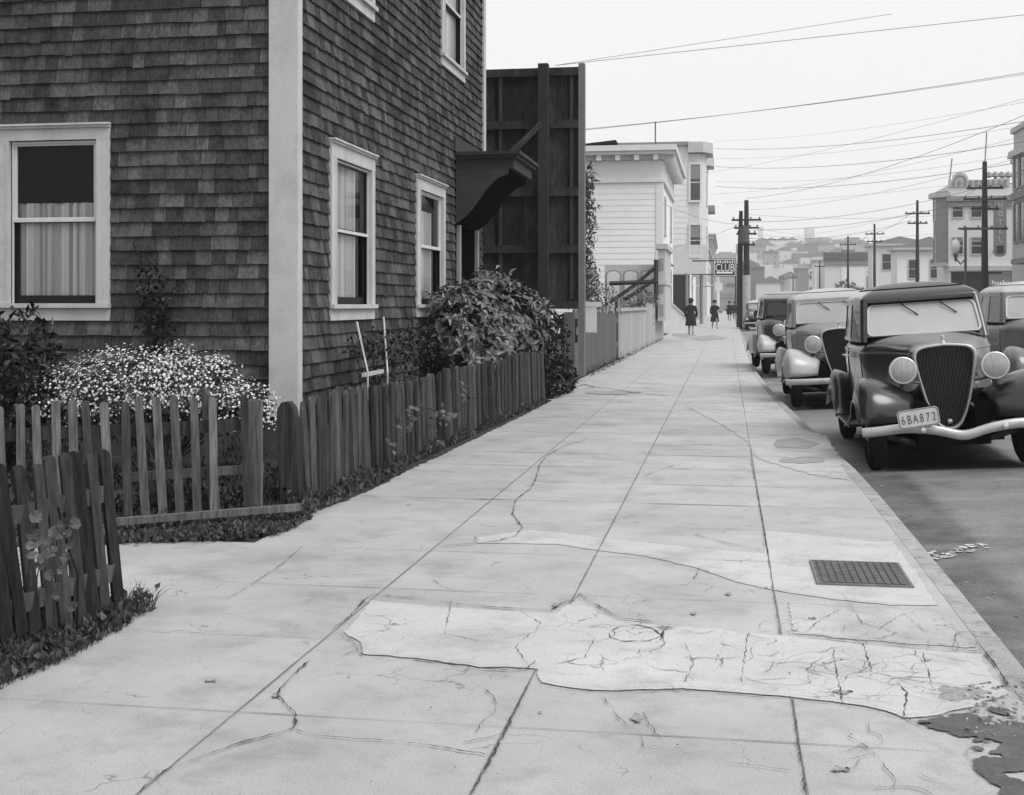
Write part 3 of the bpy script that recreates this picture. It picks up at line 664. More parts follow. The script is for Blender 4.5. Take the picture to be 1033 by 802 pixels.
# foreground fence
t = tag(empty('picket_fence', (-2.95, 5.0, 0)), 'dark leaning picket fence nearest the camera at the left edge', 'fence')
S0 = Vector(G(-130, 722)); S1 = Vector(G(121, 619)); S0 = Vector((-3.12, 3.9)); n = 19; ang = math.atan2((S1 - S0).y, (S1 - S0).x)
for i in range(n):
    p = S0.lerp(S1, i / (n - 1)) - Vector((-2.95, 5.0))
    picket(t, (p.x + U(-.012, .012), p.y, .0), .80 + U(-.025, .025), U(.052, .066), ang + U(-.5, -.1), -.1 + U(-.035, .02), U(-.03, .03), .022, M_PICKETD, r=U(.1, .9))
p = S0 - Vector((-2.95, 5)); q = S1 - Vector((-2.95, 5))
rail(t, (p.x - .04, p.y, .2), (q.x - .04, q.y, .2), .08, .035); rail(t, (p.x - .09, p.y, .58), (q.x - .09, q.y, .58), .08, .035)
b = MB(); b.box(q.x - .12, q.x - .04, q.y - .12, q.y - .05, 0, .74, lambda x, y, z: (x - .07 * z, y, z)); b.rv = .1; b.build('post', M_PICKET, t)

# board fences further on
def board_fence(loc, pts, h0, h1, w, mat, label, cap=None, ragged=.06):
    t = tag(empty('board_fence', loc), label, 'fence'); b = MB(); L = loc
    a, c = Vector(pts[0]), Vector(pts[1]); n = int((c - a).length / w)
    for i in range(n):
        k0, k1 = i / n, (i + .96) / n; p, q = a.lerp(c, k0), a.lerp(c, k1); h = h0 + (h1 - h0) * k0 + U(-ragged, ragged * .3); b.rv = random.random()
        b.add([(p.x - L[0], p.y - L[1], 0), (q.x - L[0], q.y - L[1], 0), (q.x - L[0], q.y - L[1], h + U(-.01, .01)), (p.x - L[0], p.y - L[1], h),
               (p.x - .03 - L[0], p.y - L[1], 0), (q.x - .03 - L[0], q.y - L[1], 0), (q.x - .03 - L[0], q.y - L[1], h), (p.x - .03 - L[0], p.y - L[1], h)],
              [(0, 1, 2, 3), (7, 6, 5, 4), (0, 4, 5, 1), (3, 2, 6, 7), (0, 3, 7, 4), (1, 5, 6, 2)])
    b.build('boards', mat, t)
    rail(t, (a.x - .07 - L[0], a.y - L[1], .4), (c.x - .07 - L[0], c.y - L[1], .4), .1, .06, mat)
    rail(t, (a.x - .07 - L[0], a.y - L[1], h0 - .25), (c.x - .07 - L[0], c.y - L[1], h1 - .25), .1, .06, mat)
    if cap: rail(t, (a.x - .01 - L[0], a.y - L[1], h0 + .05), (c.x - .01 - L[0], c.y - L[1], h1 + .05), .09, .14, mat, 'cap_rail')
    for k in (0, .5, 1):
        p = a.lerp(c, k); b = MB(); b.box(p.x - .2 - L[0], p.x - .1 - L[0], p.y - .05 - L[1], p.y + .05 - L[1], 0, h0 - .1); b.build('post', mat, t)
    return t
board_fence((-2.95, 25, 0), [(-3.0, 24.9), (-2.95, 34.5)], 1.42, 1.28, .24, M_FENCE3, 'dark upright board fence just past the hoarding', None, .1)
board_fence((-2.92, 35, 0), [(-2.92, 34.9), (-2.8, 45)], 1.3, 1.3, .3, M_FENCE4, 'pale board fence with a flat cap rail', True, .0)
board_fence((-2.8, 45, 0), [(-2.8, 45.1), (-2.72, 56)], 1.55, 1.45, .3, M_FENCE4, 'pale uneven-topped board fence next to the stair wall', None, .12)

# ================================================================== WALLS AND WINDOWS
def frame_of(o, ux, n):
    o = Vector(o); ux = Vector(ux); n = Vector(n)
    return lambda a, d, z: tuple(o + ux * a + n * d + Vector((0, 0, z)))
def shingles(b, T, W, z0, z1, holes, course=.139):
    z = z0; r = 0
    while z < z1:
        a = -U(0, .15)
        while a < W:
            w = random.choice((.09, .12, .14, .16, .19, .23, .27)) * U(.9, 1.1)
            segs = [(max(a, 0), min(a + w - U(.002, .007), W))]
            for (h0, h1, g0, g1) in holes:
                if z + course * .5 > g0 and z + course * .5 < g1:
                    ns = []
                    for s0, s1 in segs:
                        if s1 <= h0 or s0 >= h1: ns.append((s0, s1))
                        else:
                            if s0 < h0: ns.append((s0, h0))
                            if s1 > h1: ns.append((h1, s1))
                    segs = ns
            drop = U(-.004, .006) + (.01 if random.random() < .05 else 0); rv = random.random() ** 1.2
            if random.random() < .04: rv = 0
            tb = U(.024, .034)
            for s0, s1 in segs:
                if s1 - s0 < .012: continue
                b.rv = rv; zb = z - drop; zt = z + course + .01
                vs = [T(s0, .001, zb), T(s1, .001, zb + U(-.002, .002)), T(s1, .001, zt), T(s0, .001, zt), T(s0, tb, zb), T(s1, tb + U(-.003, .003), zb), T(s1, .003, zt), T(s0, .003, zt)]
                b.add(vs, [(4, 5, 6, 7), (0, 1, 5, 4), (0, 4, 7, 3), (1, 2, 6, 5), (3, 7, 6, 2)])
            a += w
        z += course; r += 1
def backing(b, T, W, z0, z1, holes, d=0.):
    """wall sheet with openings, made of strips that butt"""
    xs = sorted({0, W, *[h[0] for h in holes], *[h[1] for h in holes]}); zs = sorted({z0, z1, *[h[2] for h in holes], *[h[3] for h in holes]})
    for a, c in zip(xs, xs[1:]):
        for e, f in zip(zs, zs[1:]):
            m, k = (a + c) / 2, (e + f) / 2
            if any(h[0] < m < h[1] and h[2] < k < h[3] for h in holes): continue
            b.quad(T(a, d, e), T(c, d, e), T(c, d, f), T(a, d, f))
def cbox(b, T, a0, a1, d0, d1, z0, z1):
    b.box(a0, a1, d0, d1, z0, z1, T)
def sash_window(parent, T, a0, a1, z0, z1, curtain='full', shade=None, casing=.13, dark_bottom=False):
    """outer casing edge a0..a1, sill bottom z0, head top z1"""
    c = casing; zi0 = z0 + .17; zi1 = z1 - c - .03; i0, i1 = a0 + c, a1 - c; zm = (zi0 + zi1) / 2 + .02
    w = MB()
    cbox(w, T, a0, i0, 0, .045, zi0, zi1); cbox(w, T, i1, a1, 0, .045, zi0, zi1); cbox(w, T, a0, a1, 0, .047, zi1, z1 - .045)
    cbox(w, T, a0 - .006, a1 + .006, 0, .07, z1 - .045, z1 - .02); cbox(w, T, a0 - .012, a1 + .012, 0, .09, z1 - .02, z1)
    cbox(w, T, i0 - .03, i0, .045, .055, zi0, zi1); cbox(w, T, i1, i1 + .03, .045, .055, zi0, zi1)
    win = w.build('window', M_TRIM, parent)
    w = MB(); cbox(w, T, a0 - .01, a1 + .01, 0, .08, z0 + .125, zi0); cbox(w, T, a0, a1, 0, .04, z0, z0 + .122); w.build('sill', M_TRIM, win)
    # reveal box
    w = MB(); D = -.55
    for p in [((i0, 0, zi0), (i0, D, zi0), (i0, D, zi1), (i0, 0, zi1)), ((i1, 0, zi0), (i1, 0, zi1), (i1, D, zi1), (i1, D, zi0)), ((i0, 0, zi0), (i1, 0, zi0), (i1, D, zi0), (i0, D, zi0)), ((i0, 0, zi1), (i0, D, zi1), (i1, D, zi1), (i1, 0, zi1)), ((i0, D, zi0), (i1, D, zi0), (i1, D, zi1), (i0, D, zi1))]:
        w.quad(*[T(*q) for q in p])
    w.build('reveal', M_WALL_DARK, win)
    s = .045
    def sash(n0, n1, d, mat, name, bot=s):
        w = MB(); cbox(w, T, i0 + .012, i0 + .012 + s, d - .03, d, n0, n1); cbox(w, T, i1 - .012 - s, i1 - .012, d - .03, d, n0, n1)
        cbox(w, T, i0 + .012 + s, i1 - .012 - s, d - .03, d, n1 - s, n1); cbox(w, T, i0 + .012 + s, i1 - .012 - s, d - .03, d, n0, n0 + bot)
        w.build(name, mat, win)
        w = MB(); w.quad(T(i0 + .05, d - .015, n0 + bot - .004), T(i1 - .05, d - .015, n0 + bot - .004), T(i1 - .05, d - .015, n1 - s + .004), T(i0 + .05, d - .015, n1 - s + .004)); w.build('pane', PANE, win)
    sash(zi0 + .005, zm + .02, -.04, M_SASH, 'lower_sash', .075); sash(zm - .02, zi1 - .005, -.004, M_SASHW if shade else M_SASH, 'upper_sash')
    w = MB(); cbox(w, T, i0 + .015, i0 + .03, -.003, .012, zi0, zi1); cbox(w, T, i1 - .03, i1 - .015, -.003, .012, zi0, zi1); cbox(w, T, i0 + .03, i1 - .03, -.003, .012, zi1 - .03, zi1 - .012)
    cbox(w, T, i0 + .03, i1 - .03, -.001, .014, zm - .02, zm + .012); w.build('screen_frame', M_SASHW, win)
    ct = zi1 if not shade else zi1 - (zi1 - zi0) * shade
    if curtain:
        w = MB(); n = 60; rows = []
        lo, hi = (i0, i1) if curtain == 'full' else (i0, i0 + (i1 - i0) * .82)
        for zz in (zi0, (zi0 + ct) / 2, ct):
            rows.append([T(lo + (hi - lo) * k / n, -.13 + .055 * abs(math.sin(k * .42 + .9 * math.sin(k * .31))) + .009 * math.sin(k * 2.1), zz) for k in range(n + 1)])
        for k in range(n):
            w.rv = .5 + .5 * math.sin(k * .84 + 1.8 * math.sin(k * .31)) * (.5 + .5 * math.sin(k * 2.9)); w.grid([[r_[k], r_[k + 1]] for r_ in rows])  # fold shading painted as tone stripes on top of the modelled pleats
        w.build('curtain', M_CURTAIN, win, smooth=True)
    if shade:
        w = MB(); w.quad(*[T(*q) for q in ((i0, -.09, zi1 - (zi1 - zi0) * shade), (i1, -.09, zi1 - (zi1 - zi0) * shade), (i1, -.09, zi1), (i0, -.09, zi1))]); w.build('roller_shade', M_SHADE, win)
    return win
# real thin glass: clear with a reflection
PANE = bpy.data.materials.new('clear_pane'); nt, bs = nodes_of(PANE)
tr = nt.nodes.new('ShaderNodeBsdfTransparent'); gl = nt.nodes.new('ShaderNodeBsdfGlossy'); fr = nt.nodes.new('ShaderNodeFresnel'); mx = nt.nodes.new('ShaderNodeMixShader')
tr.inputs[0].default_value = (.95, .95, .95, 1); gl.inputs['Roughness'].default_value = .03; fr.inputs[0].default_value = 1.3
nt.links.new(fr.outputs[0], mx.inputs[0]); nt.links.new(tr.outputs[0], mx.inputs[1]); nt.links.new(gl.outputs[0], mx.inputs[2])
nt.links.new(mx.outputs[0], [n for n in nt.nodes if n.type == 'OUTPUT_MATERIAL'][0].inputs[0]); nt.nodes.remove(bs)

random.seed(41)
XW = -4.1; YH = 11.69; YE = 21.25; XL = -12.5; ZT = 8.2
house = tag(empty('shingle_house', (0, 0, 0)), 'dark shingled two-storey house with pale corner boards on the left', 'house')
TS = frame_of((XL, YH, 0), (1, 0, 0), (0, -1, 0)); WS = XW - XL        # garden face
TE = frame_of((XW, YH, 0), (0, 1, 0), (1, 0, 0)); WE = YE - YH        # street face
sw = [(-7.19, -5.99, 1.34, 3.29), (-10.6, -9.4, 1.34, 3.29), (-7.19, -5.99, 5.0, 6.95)]
ew = [(12.72, 14.38, 1.33, 3.24), (16.45, 18.16, 1.33, 3.24), (12.72, 14.38, 4.8, 6.95), (17.95, 19.6, 4.98, 6.95)]
hs = [(a - XL, c - XL, e, f) for a, c, e, f in sw]; he = [(a - YH, c - YH, e, f) for a, c, e, f in ew]
inner = lambda h: (h[0] + .08, h[1] - .08, h[2] + .1, h[3] - .08)
door_h = (19.25 - YH, 20.55 - YH, .3, 2.72)
b = MB(); shingles(b, TS, WS - .23, .5, ZT, hs); shingles(b, TE, WE - .12, .5, ZT, he + [(18.94 - YH, 20.75 - YH, .4, 3.72)])
b.build('shingle_cladding', M_SHINGLE, house)
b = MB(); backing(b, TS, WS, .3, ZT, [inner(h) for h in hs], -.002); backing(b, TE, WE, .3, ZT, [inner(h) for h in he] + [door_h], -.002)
T2 = frame_of((XL, YE, 0), (0, -1, 0), (-1, 0, 0)); backing(b, T2, WE, .3, ZT, []); T3 = frame_of((XW, YE, 0), (-1, 0, 0), (0, 1, 0)); backing(b, T3, WS, .3, ZT, [])
b.build('wall', M_WALL_DARK, house)
b = MB(); cbox(b, TS, 0, WS - .02, -.3, -.005, -.3, .47); cbox(b, TE, .0, WE, -.3, -.005, -.3, .47); b.build('foundation', gmat('foundation', .07, .2, 4, .9), house)
b = MB(); cbox(b, TS, WS - .24, WS + .05, 0, .05, .42, ZT); cbox(b, TE, .0, .085, 0, .05, .42, ZT)
b.build('corner_board', M_TRIM, house)
b = MB(); cbox(b, TE, WE - .13, WE + .04, 0, .05, 3.95, ZT); b.build('corner_board', M_TRIM, house)
b = MB(); b.box(XL - .5, XW + .5, YH - .5, YE + .5, ZT, ZT + .16); b.box(XL - .6, XW + .6, YH - .6, YE + .6, ZT + .16, ZT + .26); b.build('cornice', M_TRIM, house)
b = MB(); x0, x1, y0, y1 = XL - .5, XW + .5, YH - .5, YE + .5; zz = ZT + .27; mx_, my_ = (x0 + x1) / 2, (y0 + y1) / 2
b.add([(x0, y0, zz), (x1, y0, zz), (x1, y1, zz), (x0, y1, zz), (mx_, y0 + 3.5, zz + 2), (mx_, y1 - 3.5, zz + 2)], [(0, 1, 4), (1, 2, 5, 4), (2, 3, 5), (3, 0, 4, 5)]); b.build('roof', M_ROOF, house)
for i, h in enumerate(hs): sash_window(house, TS, *h, curtain='full', shade=.38 if i == 0 else .2)
for i, h in enumerate(he): sash_window(house, TE, *h, curtain='part' if i < 2 else 'full', shade=.16 if i == 1 else None, casing=.16)
# doorway under the hood
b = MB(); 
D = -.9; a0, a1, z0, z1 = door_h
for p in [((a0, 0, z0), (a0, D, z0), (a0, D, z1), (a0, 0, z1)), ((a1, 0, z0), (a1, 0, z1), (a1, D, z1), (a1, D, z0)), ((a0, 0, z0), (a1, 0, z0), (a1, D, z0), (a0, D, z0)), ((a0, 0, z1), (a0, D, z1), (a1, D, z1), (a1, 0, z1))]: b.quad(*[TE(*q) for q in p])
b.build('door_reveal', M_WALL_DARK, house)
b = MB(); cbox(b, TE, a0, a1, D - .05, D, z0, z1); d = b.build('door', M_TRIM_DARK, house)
b = MB(); b.lathe([(0, 0), (.03, 0), (.035, .02), (.03, .05), (0, .06)], lambda x, y, h: TE(a0 + .12 + x, D + h, 1.2 + y), 10); b.build('handle', M_IRON, d)
b = MB(); cbox(b, TE, a0 - .13, a0, 0, .05, .3, 2.72); cbox(b, TE, a1, a1 + .13, 0, .05, .3, 2.72); b.build('door_casing', gmat('door_trim', .3, .15, 4, .7), house)
b = MB(); cbox(b, TE, a0, a1, 0, .5, -.2, .15); cbox(b, TE, a0, a1, 0, .25, .15, .3); b.build('step', M_CURB, house)
# hood over the door
C0, C1 = 18.94 - YH, 20.74 - YH
b = MB(); cbox(b, TE, C0, C1, .03, .92, 3.56, 3.72); cbox(b, TE, C0 - .04, C1 + .04, .03, .98, 3.72, 3.77); cbox(b, TE, C0 - .07, C1 + .07, .03, 1.03, 3.77, 3.82)
hood = b.build('door_hood', gmat('hood_paint', .035, .2, 5, .6, fine=.1, fscale=30), house)
b = MB(); out = [(.03, 2.74)]
for k in range(11): u = k / 10; out.append((.03 + .8 * u ** 1.5 * (1 if True else 0) * 1.0, 2.74 + .82 * (u ** .75)))
out += [(.83, 3.56), (.03, 3.56)]
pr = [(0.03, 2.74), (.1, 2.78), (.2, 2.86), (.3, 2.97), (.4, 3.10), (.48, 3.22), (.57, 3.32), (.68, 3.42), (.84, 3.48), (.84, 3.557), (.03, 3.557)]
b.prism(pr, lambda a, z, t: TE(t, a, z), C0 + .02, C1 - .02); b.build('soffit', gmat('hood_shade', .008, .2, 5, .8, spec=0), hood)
for e_ in (C0 + .02, C1 - .02):
    b = MB(); b.prism(pr, lambda a, z, t: TE(t, a, z), e_ - .025, e_ + .02 - .021); b.build('bracket', gmat('hood_side', .045, .2, 5, .6, fine=.1, fscale=30), hood)
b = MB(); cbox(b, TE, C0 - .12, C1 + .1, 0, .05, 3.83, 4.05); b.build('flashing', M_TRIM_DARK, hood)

# ================================================================== HOARDING SEEN FROM THE BACK
random.seed(51)
YB = 24.7; t = tag(empty('hoarding', (-4.5, YB, 0)), 'tall dark wooden hoarding seen from its timber-braced back', 'hoarding')
ox = -4.5; b = MB(); b.rv = .5
x = -8.9
while x < -2.86: 
    w = min(.62, -2.86 - x); b.rv = random.random(); b.box(x - ox, x + w - ox, .12, .15 + .01 * (int(x * 10) % 2), 1.45, 6.12); x += w
b.build('panel', M_BOARD, t)
b = MB(); b.box(-2.86 - ox, -2.74 - ox, .0, .2, .1, 6.22); b.build('edge_trim', M_BOARDL, t)
for z in (6.08, 5.05, 3.72, 2.6, 1.5):
    b = MB(); b.rv = .8; b.box(-8.9 - ox, -2.86 - ox, -.0, .11, z - .09, z + .07); b.build('stringer', M_BOARD, t)
for xx, w in ((-3.48, .15), (-5.1, .15), (-6.9, .15), (-8.8, .15)):
    b = MB(); b.rv = .9; b.box(xx - w - ox, xx + w * .3 - ox, -.22, -.01, -.1, 6.2); b.build('post', gmat('hoarding_post', .035, .3, 4, .85, .1, (1, 1, .2)), t)
for xx in (-3.0, -4.42):
    b = MB(); b.box(xx - .03 - ox, xx + .03 - ox, .04, .115, 1.6, 6.05); b.build('batten', gmat('batten', .05, .2, 5, .8), t)
b = MB(); b.tube([(-3.55 - ox, -.15, 5.05), (-4.35 - ox, -1.6, 3.9), (-5.2 - ox, -3.0, 2.6)], .06, 5); b.build('brace', M_BOARD, t)
b = MB(); b.box(-3.4 - ox, -2.88 - ox, .0, .06, 1.05, 1.22); b.box(-3.4 - ox, -2.88 - ox, .0, .06, .75, .9); 
for k in range(6): b.box(-3.4 + k * .09 - ox, -3.36 + k * .09 - ox, -.0, .05, .9, 1.05)
b.build('lattice', M_BOARD, t)
b = MB(); b.rv = .7; b.box(-3.1 - ox, -2.9 - ox, -.3, -.24, 0, 1.35); b.build('skirt_board', M_FENCE3, t)

# ================================================================== GENERIC BUILDINGS
def simple_window(parent, T, a0, a1, z0, z1, trim=M_TRIM, glass=None, c=.12, shade=.0):
    w = MB(); cbox(w, T, a0 - c, a0, 0, .06, z0 - c, z1 + c); cbox(w, T, a1, a1 + c, 0, .06, z0 - c, z1 + c); cbox(w, T, a0, a1, 0, .06, z1, z1 + c); cbox(w, T, a0, a1, 0, .09, z0 - c, z0)
    cbox(w, T, a0, a1, 0, .04, (z0 + z1) / 2 - .03, (z0 + z1) / 2 + .03)
    f = w.build('window', trim, parent)
    w = MB(); w.quad(T(a0, .006, z0), T(a1, .006, z0), T(a1, .006, z1), T(a0, .006, z1)); w.build('pane', glass or M_GLASSF, f)
    if shade:
        w = MB(); zz = z1 - (z1 - z0) * shade; w.quad(T(a0, .012, zz), T(a1, .012, zz), T(a1, .012, z1), T(a0, .012, z1)); w.build('roller_shade', M_STUCCO3, f)
    return f
M_GLASSF = glass_mat('far_glass', .05, .15, .6)
def sides(x0, x1, y0, y1):
    return {'s': (frame_of((x0, y0, 0), (1, 0, 0), (0, -1, 0)), x1 - x0), 'e': (frame_of((x1, y0, 0), (0, 1, 0), (1, 0, 0)), y1 - y0), 'w': (frame_of((x0, y1, 0), (0, -1, 0), (-1, 0, 0)), y1 - y0), 'n': (frame_of((x1, y1, 0), (-1, 0, 0), (0, 1, 0)), x1 - x0)}
def box_building(label, x0, x1, y0, y1, h, wall, cornice=.4, wins=(), cat='building', name='building', group=None, trim=M_TRIM, z0=-.3, roof=M_ROOF, shade=0):
    t = tag(empty(name, ((x0 + x1) / 2, (y0 + y1) / 2, 0)), label, cat, group)
    ox, oy = (x0 + x1) / 2, (y0 + y1) / 2; X0, X1, Y0, Y1 = x0 - ox, x1 - ox, y0 - oy, y1 - oy
    b = MB(); b.box(X0, X1, Y0, Y1, z0, h); b.build('wall', wall, t)
    b = MB(); b.box(X0 + .3, X1 - .3, Y0 + .3, Y1 - .3, h, h + .1); b.build('roof', roof, t)
    if cornice:
        c = cornice; b = MB()
        b.box(X0 - c * .4, X1 + c * .4, Y0 - c * .4, Y1 + c * .4, h - c * 1.6, h - c * .8); b.box(X0 - c, X1 + c, Y0 - c, Y1 + c, h - c * .4, h + .12)
        b.build('cornice', trim, t)
    S = sides(X0, X1, Y0, Y1)
    for (sd, a0, a1, z0_, z1_) in wins: simple_window(t, S[sd][0], a0, a1, z0_, z1_, trim, shade=shade)
    return t, S
def rowwins(sd, W, n, ww, levels, hh, m=1.0):
    out = []
    for z in levels:
        for i in range(n):
            c = m + (W - 2 * m) * (i + .5) / n; out.append((sd, c - ww / 2, c + ww / 2, z, z + hh))
    return out

def laps(t, T, W, z0, z1, pitch, mat, a0=0):
    b = MB(); z = z0
    while z < z1 - .02:
        zt_ = min(z + pitch, z1); b.add([T(a0, .024, z), T(W, .024, z), T(W, .008, zt_), T(a0, .008, zt_), T(a0, .004, z), T(W, .004, z)], [(0, 1, 2, 3), (4, 5, 1, 0)]); z += pitch
    b.build('clapboards', mat, t)
M_WPAINT = gmat('white_house_paint', .68, .06, 2, .7, fine=.05, fscale=20)
M_LAP = gmat('white_board', .74, .05, 1.5, .7, fine=.05, fscale=20)
# --- white house 1 (bracketed cornice)
random.seed(61)
x1 = -3.2; y0 = onX(668, 330, x1)[1]
H1 = onX(668, 168, x1)[2]
t, S = box_building('white clapboard house with bracketed cornice behind the board fences', -15, x1, y0, y0 + 13, H1 + .6, M_WHITE, 0, [('e', 2, 3.1, 1.6, 3.4), ('e', 9, 10.1, 1.6, 3.4), ('e', 2, 3.1, 5.2, 7), ('e', 9, 10.1, 5.2, 7)], cat='house', name='clapboard_house')
TSo, W = S['s']; TEa, WE1 = S['e']
b = MB(); hz = H1 + .6
laps(t, TSo, W - .3, .2, hz - 1.38, .3, M_LAP)
for T_, W_ in ((TSo, W), (TEa, WE1)):
    cbox(b, T_, 0, W_, .0, .06, hz - 1.25, hz - .3); cbox(b, T_, -.05, W_ + .05, 0, .14, hz - 1.38, hz - 1.26)
    
fr_ = b.build('frieze', M_WPAINT, t)
X0, X1, Y0, Y1 = -15 - (-15 + x1) / 2, x1 - (-15 + x1) / 2, -6.5, 6.5
b = MB(); b.box(X0 - .62, X1 + .62, Y0 - .7, Y1 + .8, hz - .02, hz + .14); b.box(X0 - .74, X1 + .74, Y0 - .85, Y1 + .95, hz + .14, hz + .42); b.box(X0 - .15, X1 + .15, Y0 - .15, Y1 + .15, hz - .25, hz - .02); b.build('cornice', M_STUCCO, t)
for T_, W_ in ((TSo, W), (TEa, WE1)):
    a = W_ - .3 if T_ is TSo else .3
    while 0 < a < W_:
        b = MB(); cbox(b, T_, a - .12, a + .12, .06, .62, hz - .3, hz - .03); b.build('bracket', M_WPAINT, t); a += -.95 if T_ is TSo else .95
b = MB(); cbox(b, TSo, W - .3, W + .03, 0, .06, 0, hz - 1.38); cbox(b, TEa, 0, .3, 0, .06, 0, hz - 1.38); b.build('corner_board', M_WPAINT, t)
b = MB(); b.box(1.3, 2.8, -1, 0, hz + .1, hz + 1.1); ch = b.build('roof_vent', M_WALL_DARK, t)
b = MB(); b.box(-1.3, 2.8, -.9, 1.6, hz + .1, hz + .8); 
b = MB(); b.box(1.15, 3.1, -1.15, .15, hz + 1.25, hz + 1.38, lambda x, y, z: (x, y, z + (x - 2) * .1)); b.build('vent_cap', M_WALL_DARK, ch)
b = MB(); b.tube([(5.2, 0, hz), (5.2, 0, hz + 2.6)], .04, 5); b.build('roof_pipe', M_IRON, t)
# stair wall with porch post
YS = y0 + 1.5
t = tag(empty('front_steps', (-3, YS, 0)), 'white solid-sided front steps rising to the white houses', 'steps')
b = MB(); p = [(-1.6, 0), (1.0, 0), (1.0, .75), (-.1, 1.75), (-1.6, 1.75)]
b.prism(p, lambda a, z, tt: (a, tt, z), -.1, .1); b.build('side_wall', M_STUCCO, t)
b = MB(); b.prism([(-1.6, 1.76), (-.1, 1.76), (1.02, .76), (1.05, .84), (-.07, 1.86), (-1.6, 1.86)], lambda a, z, tt: (a, tt, z), -.16, .16); b.build('coping', M_STUCCO2, t)
b = MB()
for k in range(8): b.box(-1.6, .85 - k * .2, .1, 1.8, .19 * k, .19 * (k + 1))
b.build('treads', M_CURB, t)
b = MB(); b.box(-1.1, -.2, .3, 1.7, 2.9, 3.5); b.prism([(-1.5, 3.5), (.3, 3.5), (-.1, 3.9), (-1.5, 3.9)], lambda a, z, tt: (a, tt, z), .1, 1.9)
for (xx, yy) in ((-.3, .4), (-.3, 1.6)): b.tube([(xx, yy, 1.5), (xx, yy, 2.9)], .09, 6)
b.build('porch', M_STUCCO3, t)
# --- arched screen and braced poster post behind the pale fence
YA = 52.
t = tag(empty('arched_screen', (-5.2, YA, 0)), 'grey screen with three arched panels behind the pale fence', 'screen')
xl = onY(610, 300, YA)[0] + 5.2; xr = onY(663, 300, YA)[0] + 5.2; zt = onY(630, 267, YA)[2]
b = MB(); b.box(xl, xr, 0, .08, .2, zt); b.build('panel', M_STUCCO2, t)
for k in range(3):
    w = (xr - xl) / 3; c = xl + w * (k + .5); n = 12; r = w * .36
    out = [(-r, .6), (r, .6), (r, zt - .35 - r * .3)] + [(r * math.cos(math.pi * j / n), zt - .35 - r * .3 + r * .6 * math.sin(math.pi * j / n)) for j in range(1, n)] + [(-r, zt - .35 - r * .3)]
    b = MB(); b.prism(out, lambda a, z, tt: (c + a, tt, z), -.05, -.004); b.build('arch', M_STUCCO, t)
    b = MB(); b.prism([(a * 1.18, z + .06 if z > 1 else z) for a, z in out], lambda a, z, tt: (c + a, tt, z), -.028, -.002); b.build('arch_trim', M_STUCCO3, t)
YP = 50.
t = tag(empty('poster_frame', (-2.9, YP, 0)), 'ornate pale poster frame seen edge-on with dark timber braces', 'poster frame')
x = onY(667, 300, YP)[0] + 2.9; zt = onY(667, 246, YP)[2]; zb = onY(667, 324, YP)[2]
b = MB(); b.box(x - .13, x + .16, 0, 5, max(.3, zb), zt - .2); b.box(x - .22, x + .25, -.1, 5.1, zt - .2, zt); b.box(x - .18, x + .2, -.05, 5.05, zt - 1.6, zt - 1.45)
b.build('frame', M_STUCCO2, t)
b = MB(); 
for z in (3.1, 2.2, 1.3): b.box(x - .07, x + .09, -.03, 0, z - .25, z + .2)
b.build('inset', M_STUCCO3, t)
b = MB(); q = lambda px, py: (onY(px, py, YP)[0] + 2.9, -.1, onY(px, py, YP)[2])
b.tube([q(663, 268), q(640, 288), q(615, 305)], .08, 5); b.tube([q(663, 280), q(645, 293), q(630, 302)], .08, 5); b.tube([q(615, 286), q(640, 285), q(664, 284)], .09, 5); b.tube([q(662, 262), q(662, 303)], .09, 5)
b.tube([q(622, 300), (q(622, 300)[0], -.1, 0)], .07, 5)
b.build('brace', M_TRIM_DARK, t)

# --- tall white corner building with bays (club)
XB = -2.9; yb = 98.
hb = onX(712, 147, XB + 1.2); 
zb_ = onY(700, 147, yb)[2]
t, S = box_building('tall white three-storey corner building with square bays over the club', -22, XB, yb, yb + 24, zb_, M_WHITE2, 0, [('e', 10, 11.2, 1, 3)], name='corner_building')
ox, oy = (-22 + XB) / 2, yb + 12; X1 = XB - ox; Y0 = -12
xb0, xb1 = onY(700, 200, yb)[0] - ox, onY(718, 200, yb)[0] - ox
zbb = onY(700, 276, yb)[2]
for (ya, wv) in ((0., 4.2), (9., 4.)):
    b = MB(); xx = X1 + 1.35
    b.prism([(X1, Y0 + ya), (xx - .5, Y0 + ya), (xx, Y0 + ya + .9), (xx, Y0 + ya + wv - .9), (xx - .5, Y0 + ya + wv), (X1, Y0 + ya + wv)], lambda a, c, z: (a, c, z), zbb, zb_ - .6)
    bay = b.build('bay', M_STUCCO, t)
    b = MB(); b.prism([(X1 - .0, Y0 + ya - .5), (xx - .2, Y0 + ya - .5), (xx + .5, Y0 + ya + .6), (xx + .5, Y0 + ya + wv - .6), (X1, Y0 + ya + wv + .5)], lambda a, c, z: (a, c, z), zb_ - .55, zb_ + .25); b.build('bay_cornice', M_STUCCO2, bay)
b = MB(); b.box(-(XB + 22) / 2 - .3, X1 + .1, Y0 - .35, Y0 + .2, zb_ + .005, zb_ + .3); b.build('coping', M_STUCCO3, t)
TB = frame_of((X1, Y0, 0), (1, 0, 0), (0, -1, 0))
laps(t, frame_of((-(XB + 22) / 2, Y0, 0), (1, 0, 0), (0, -1, 0)), XB + 22, .2, zb_, .42, M_LAP)
for (pa, pb) in ((166, 202), (227, 258)):
    za, zc = onY(705, pb, yb)[2], onY(705, pa, yb)[2]; simple_window(t, frame_of((X1, Y0 - .05, 0), (1, 0, 0), (0, -1, 0)), .18, .9, za, zc, M_WPAINT, c=.16, shade=.4)
TF = frame_of((X1 + 1.35, Y0 + .9, 0), (0, 1, 0), (1, 0, 0))
for za in (5.2, 9.2): simple_window(t, TF, .4, 1.5, za, za + 2.2)
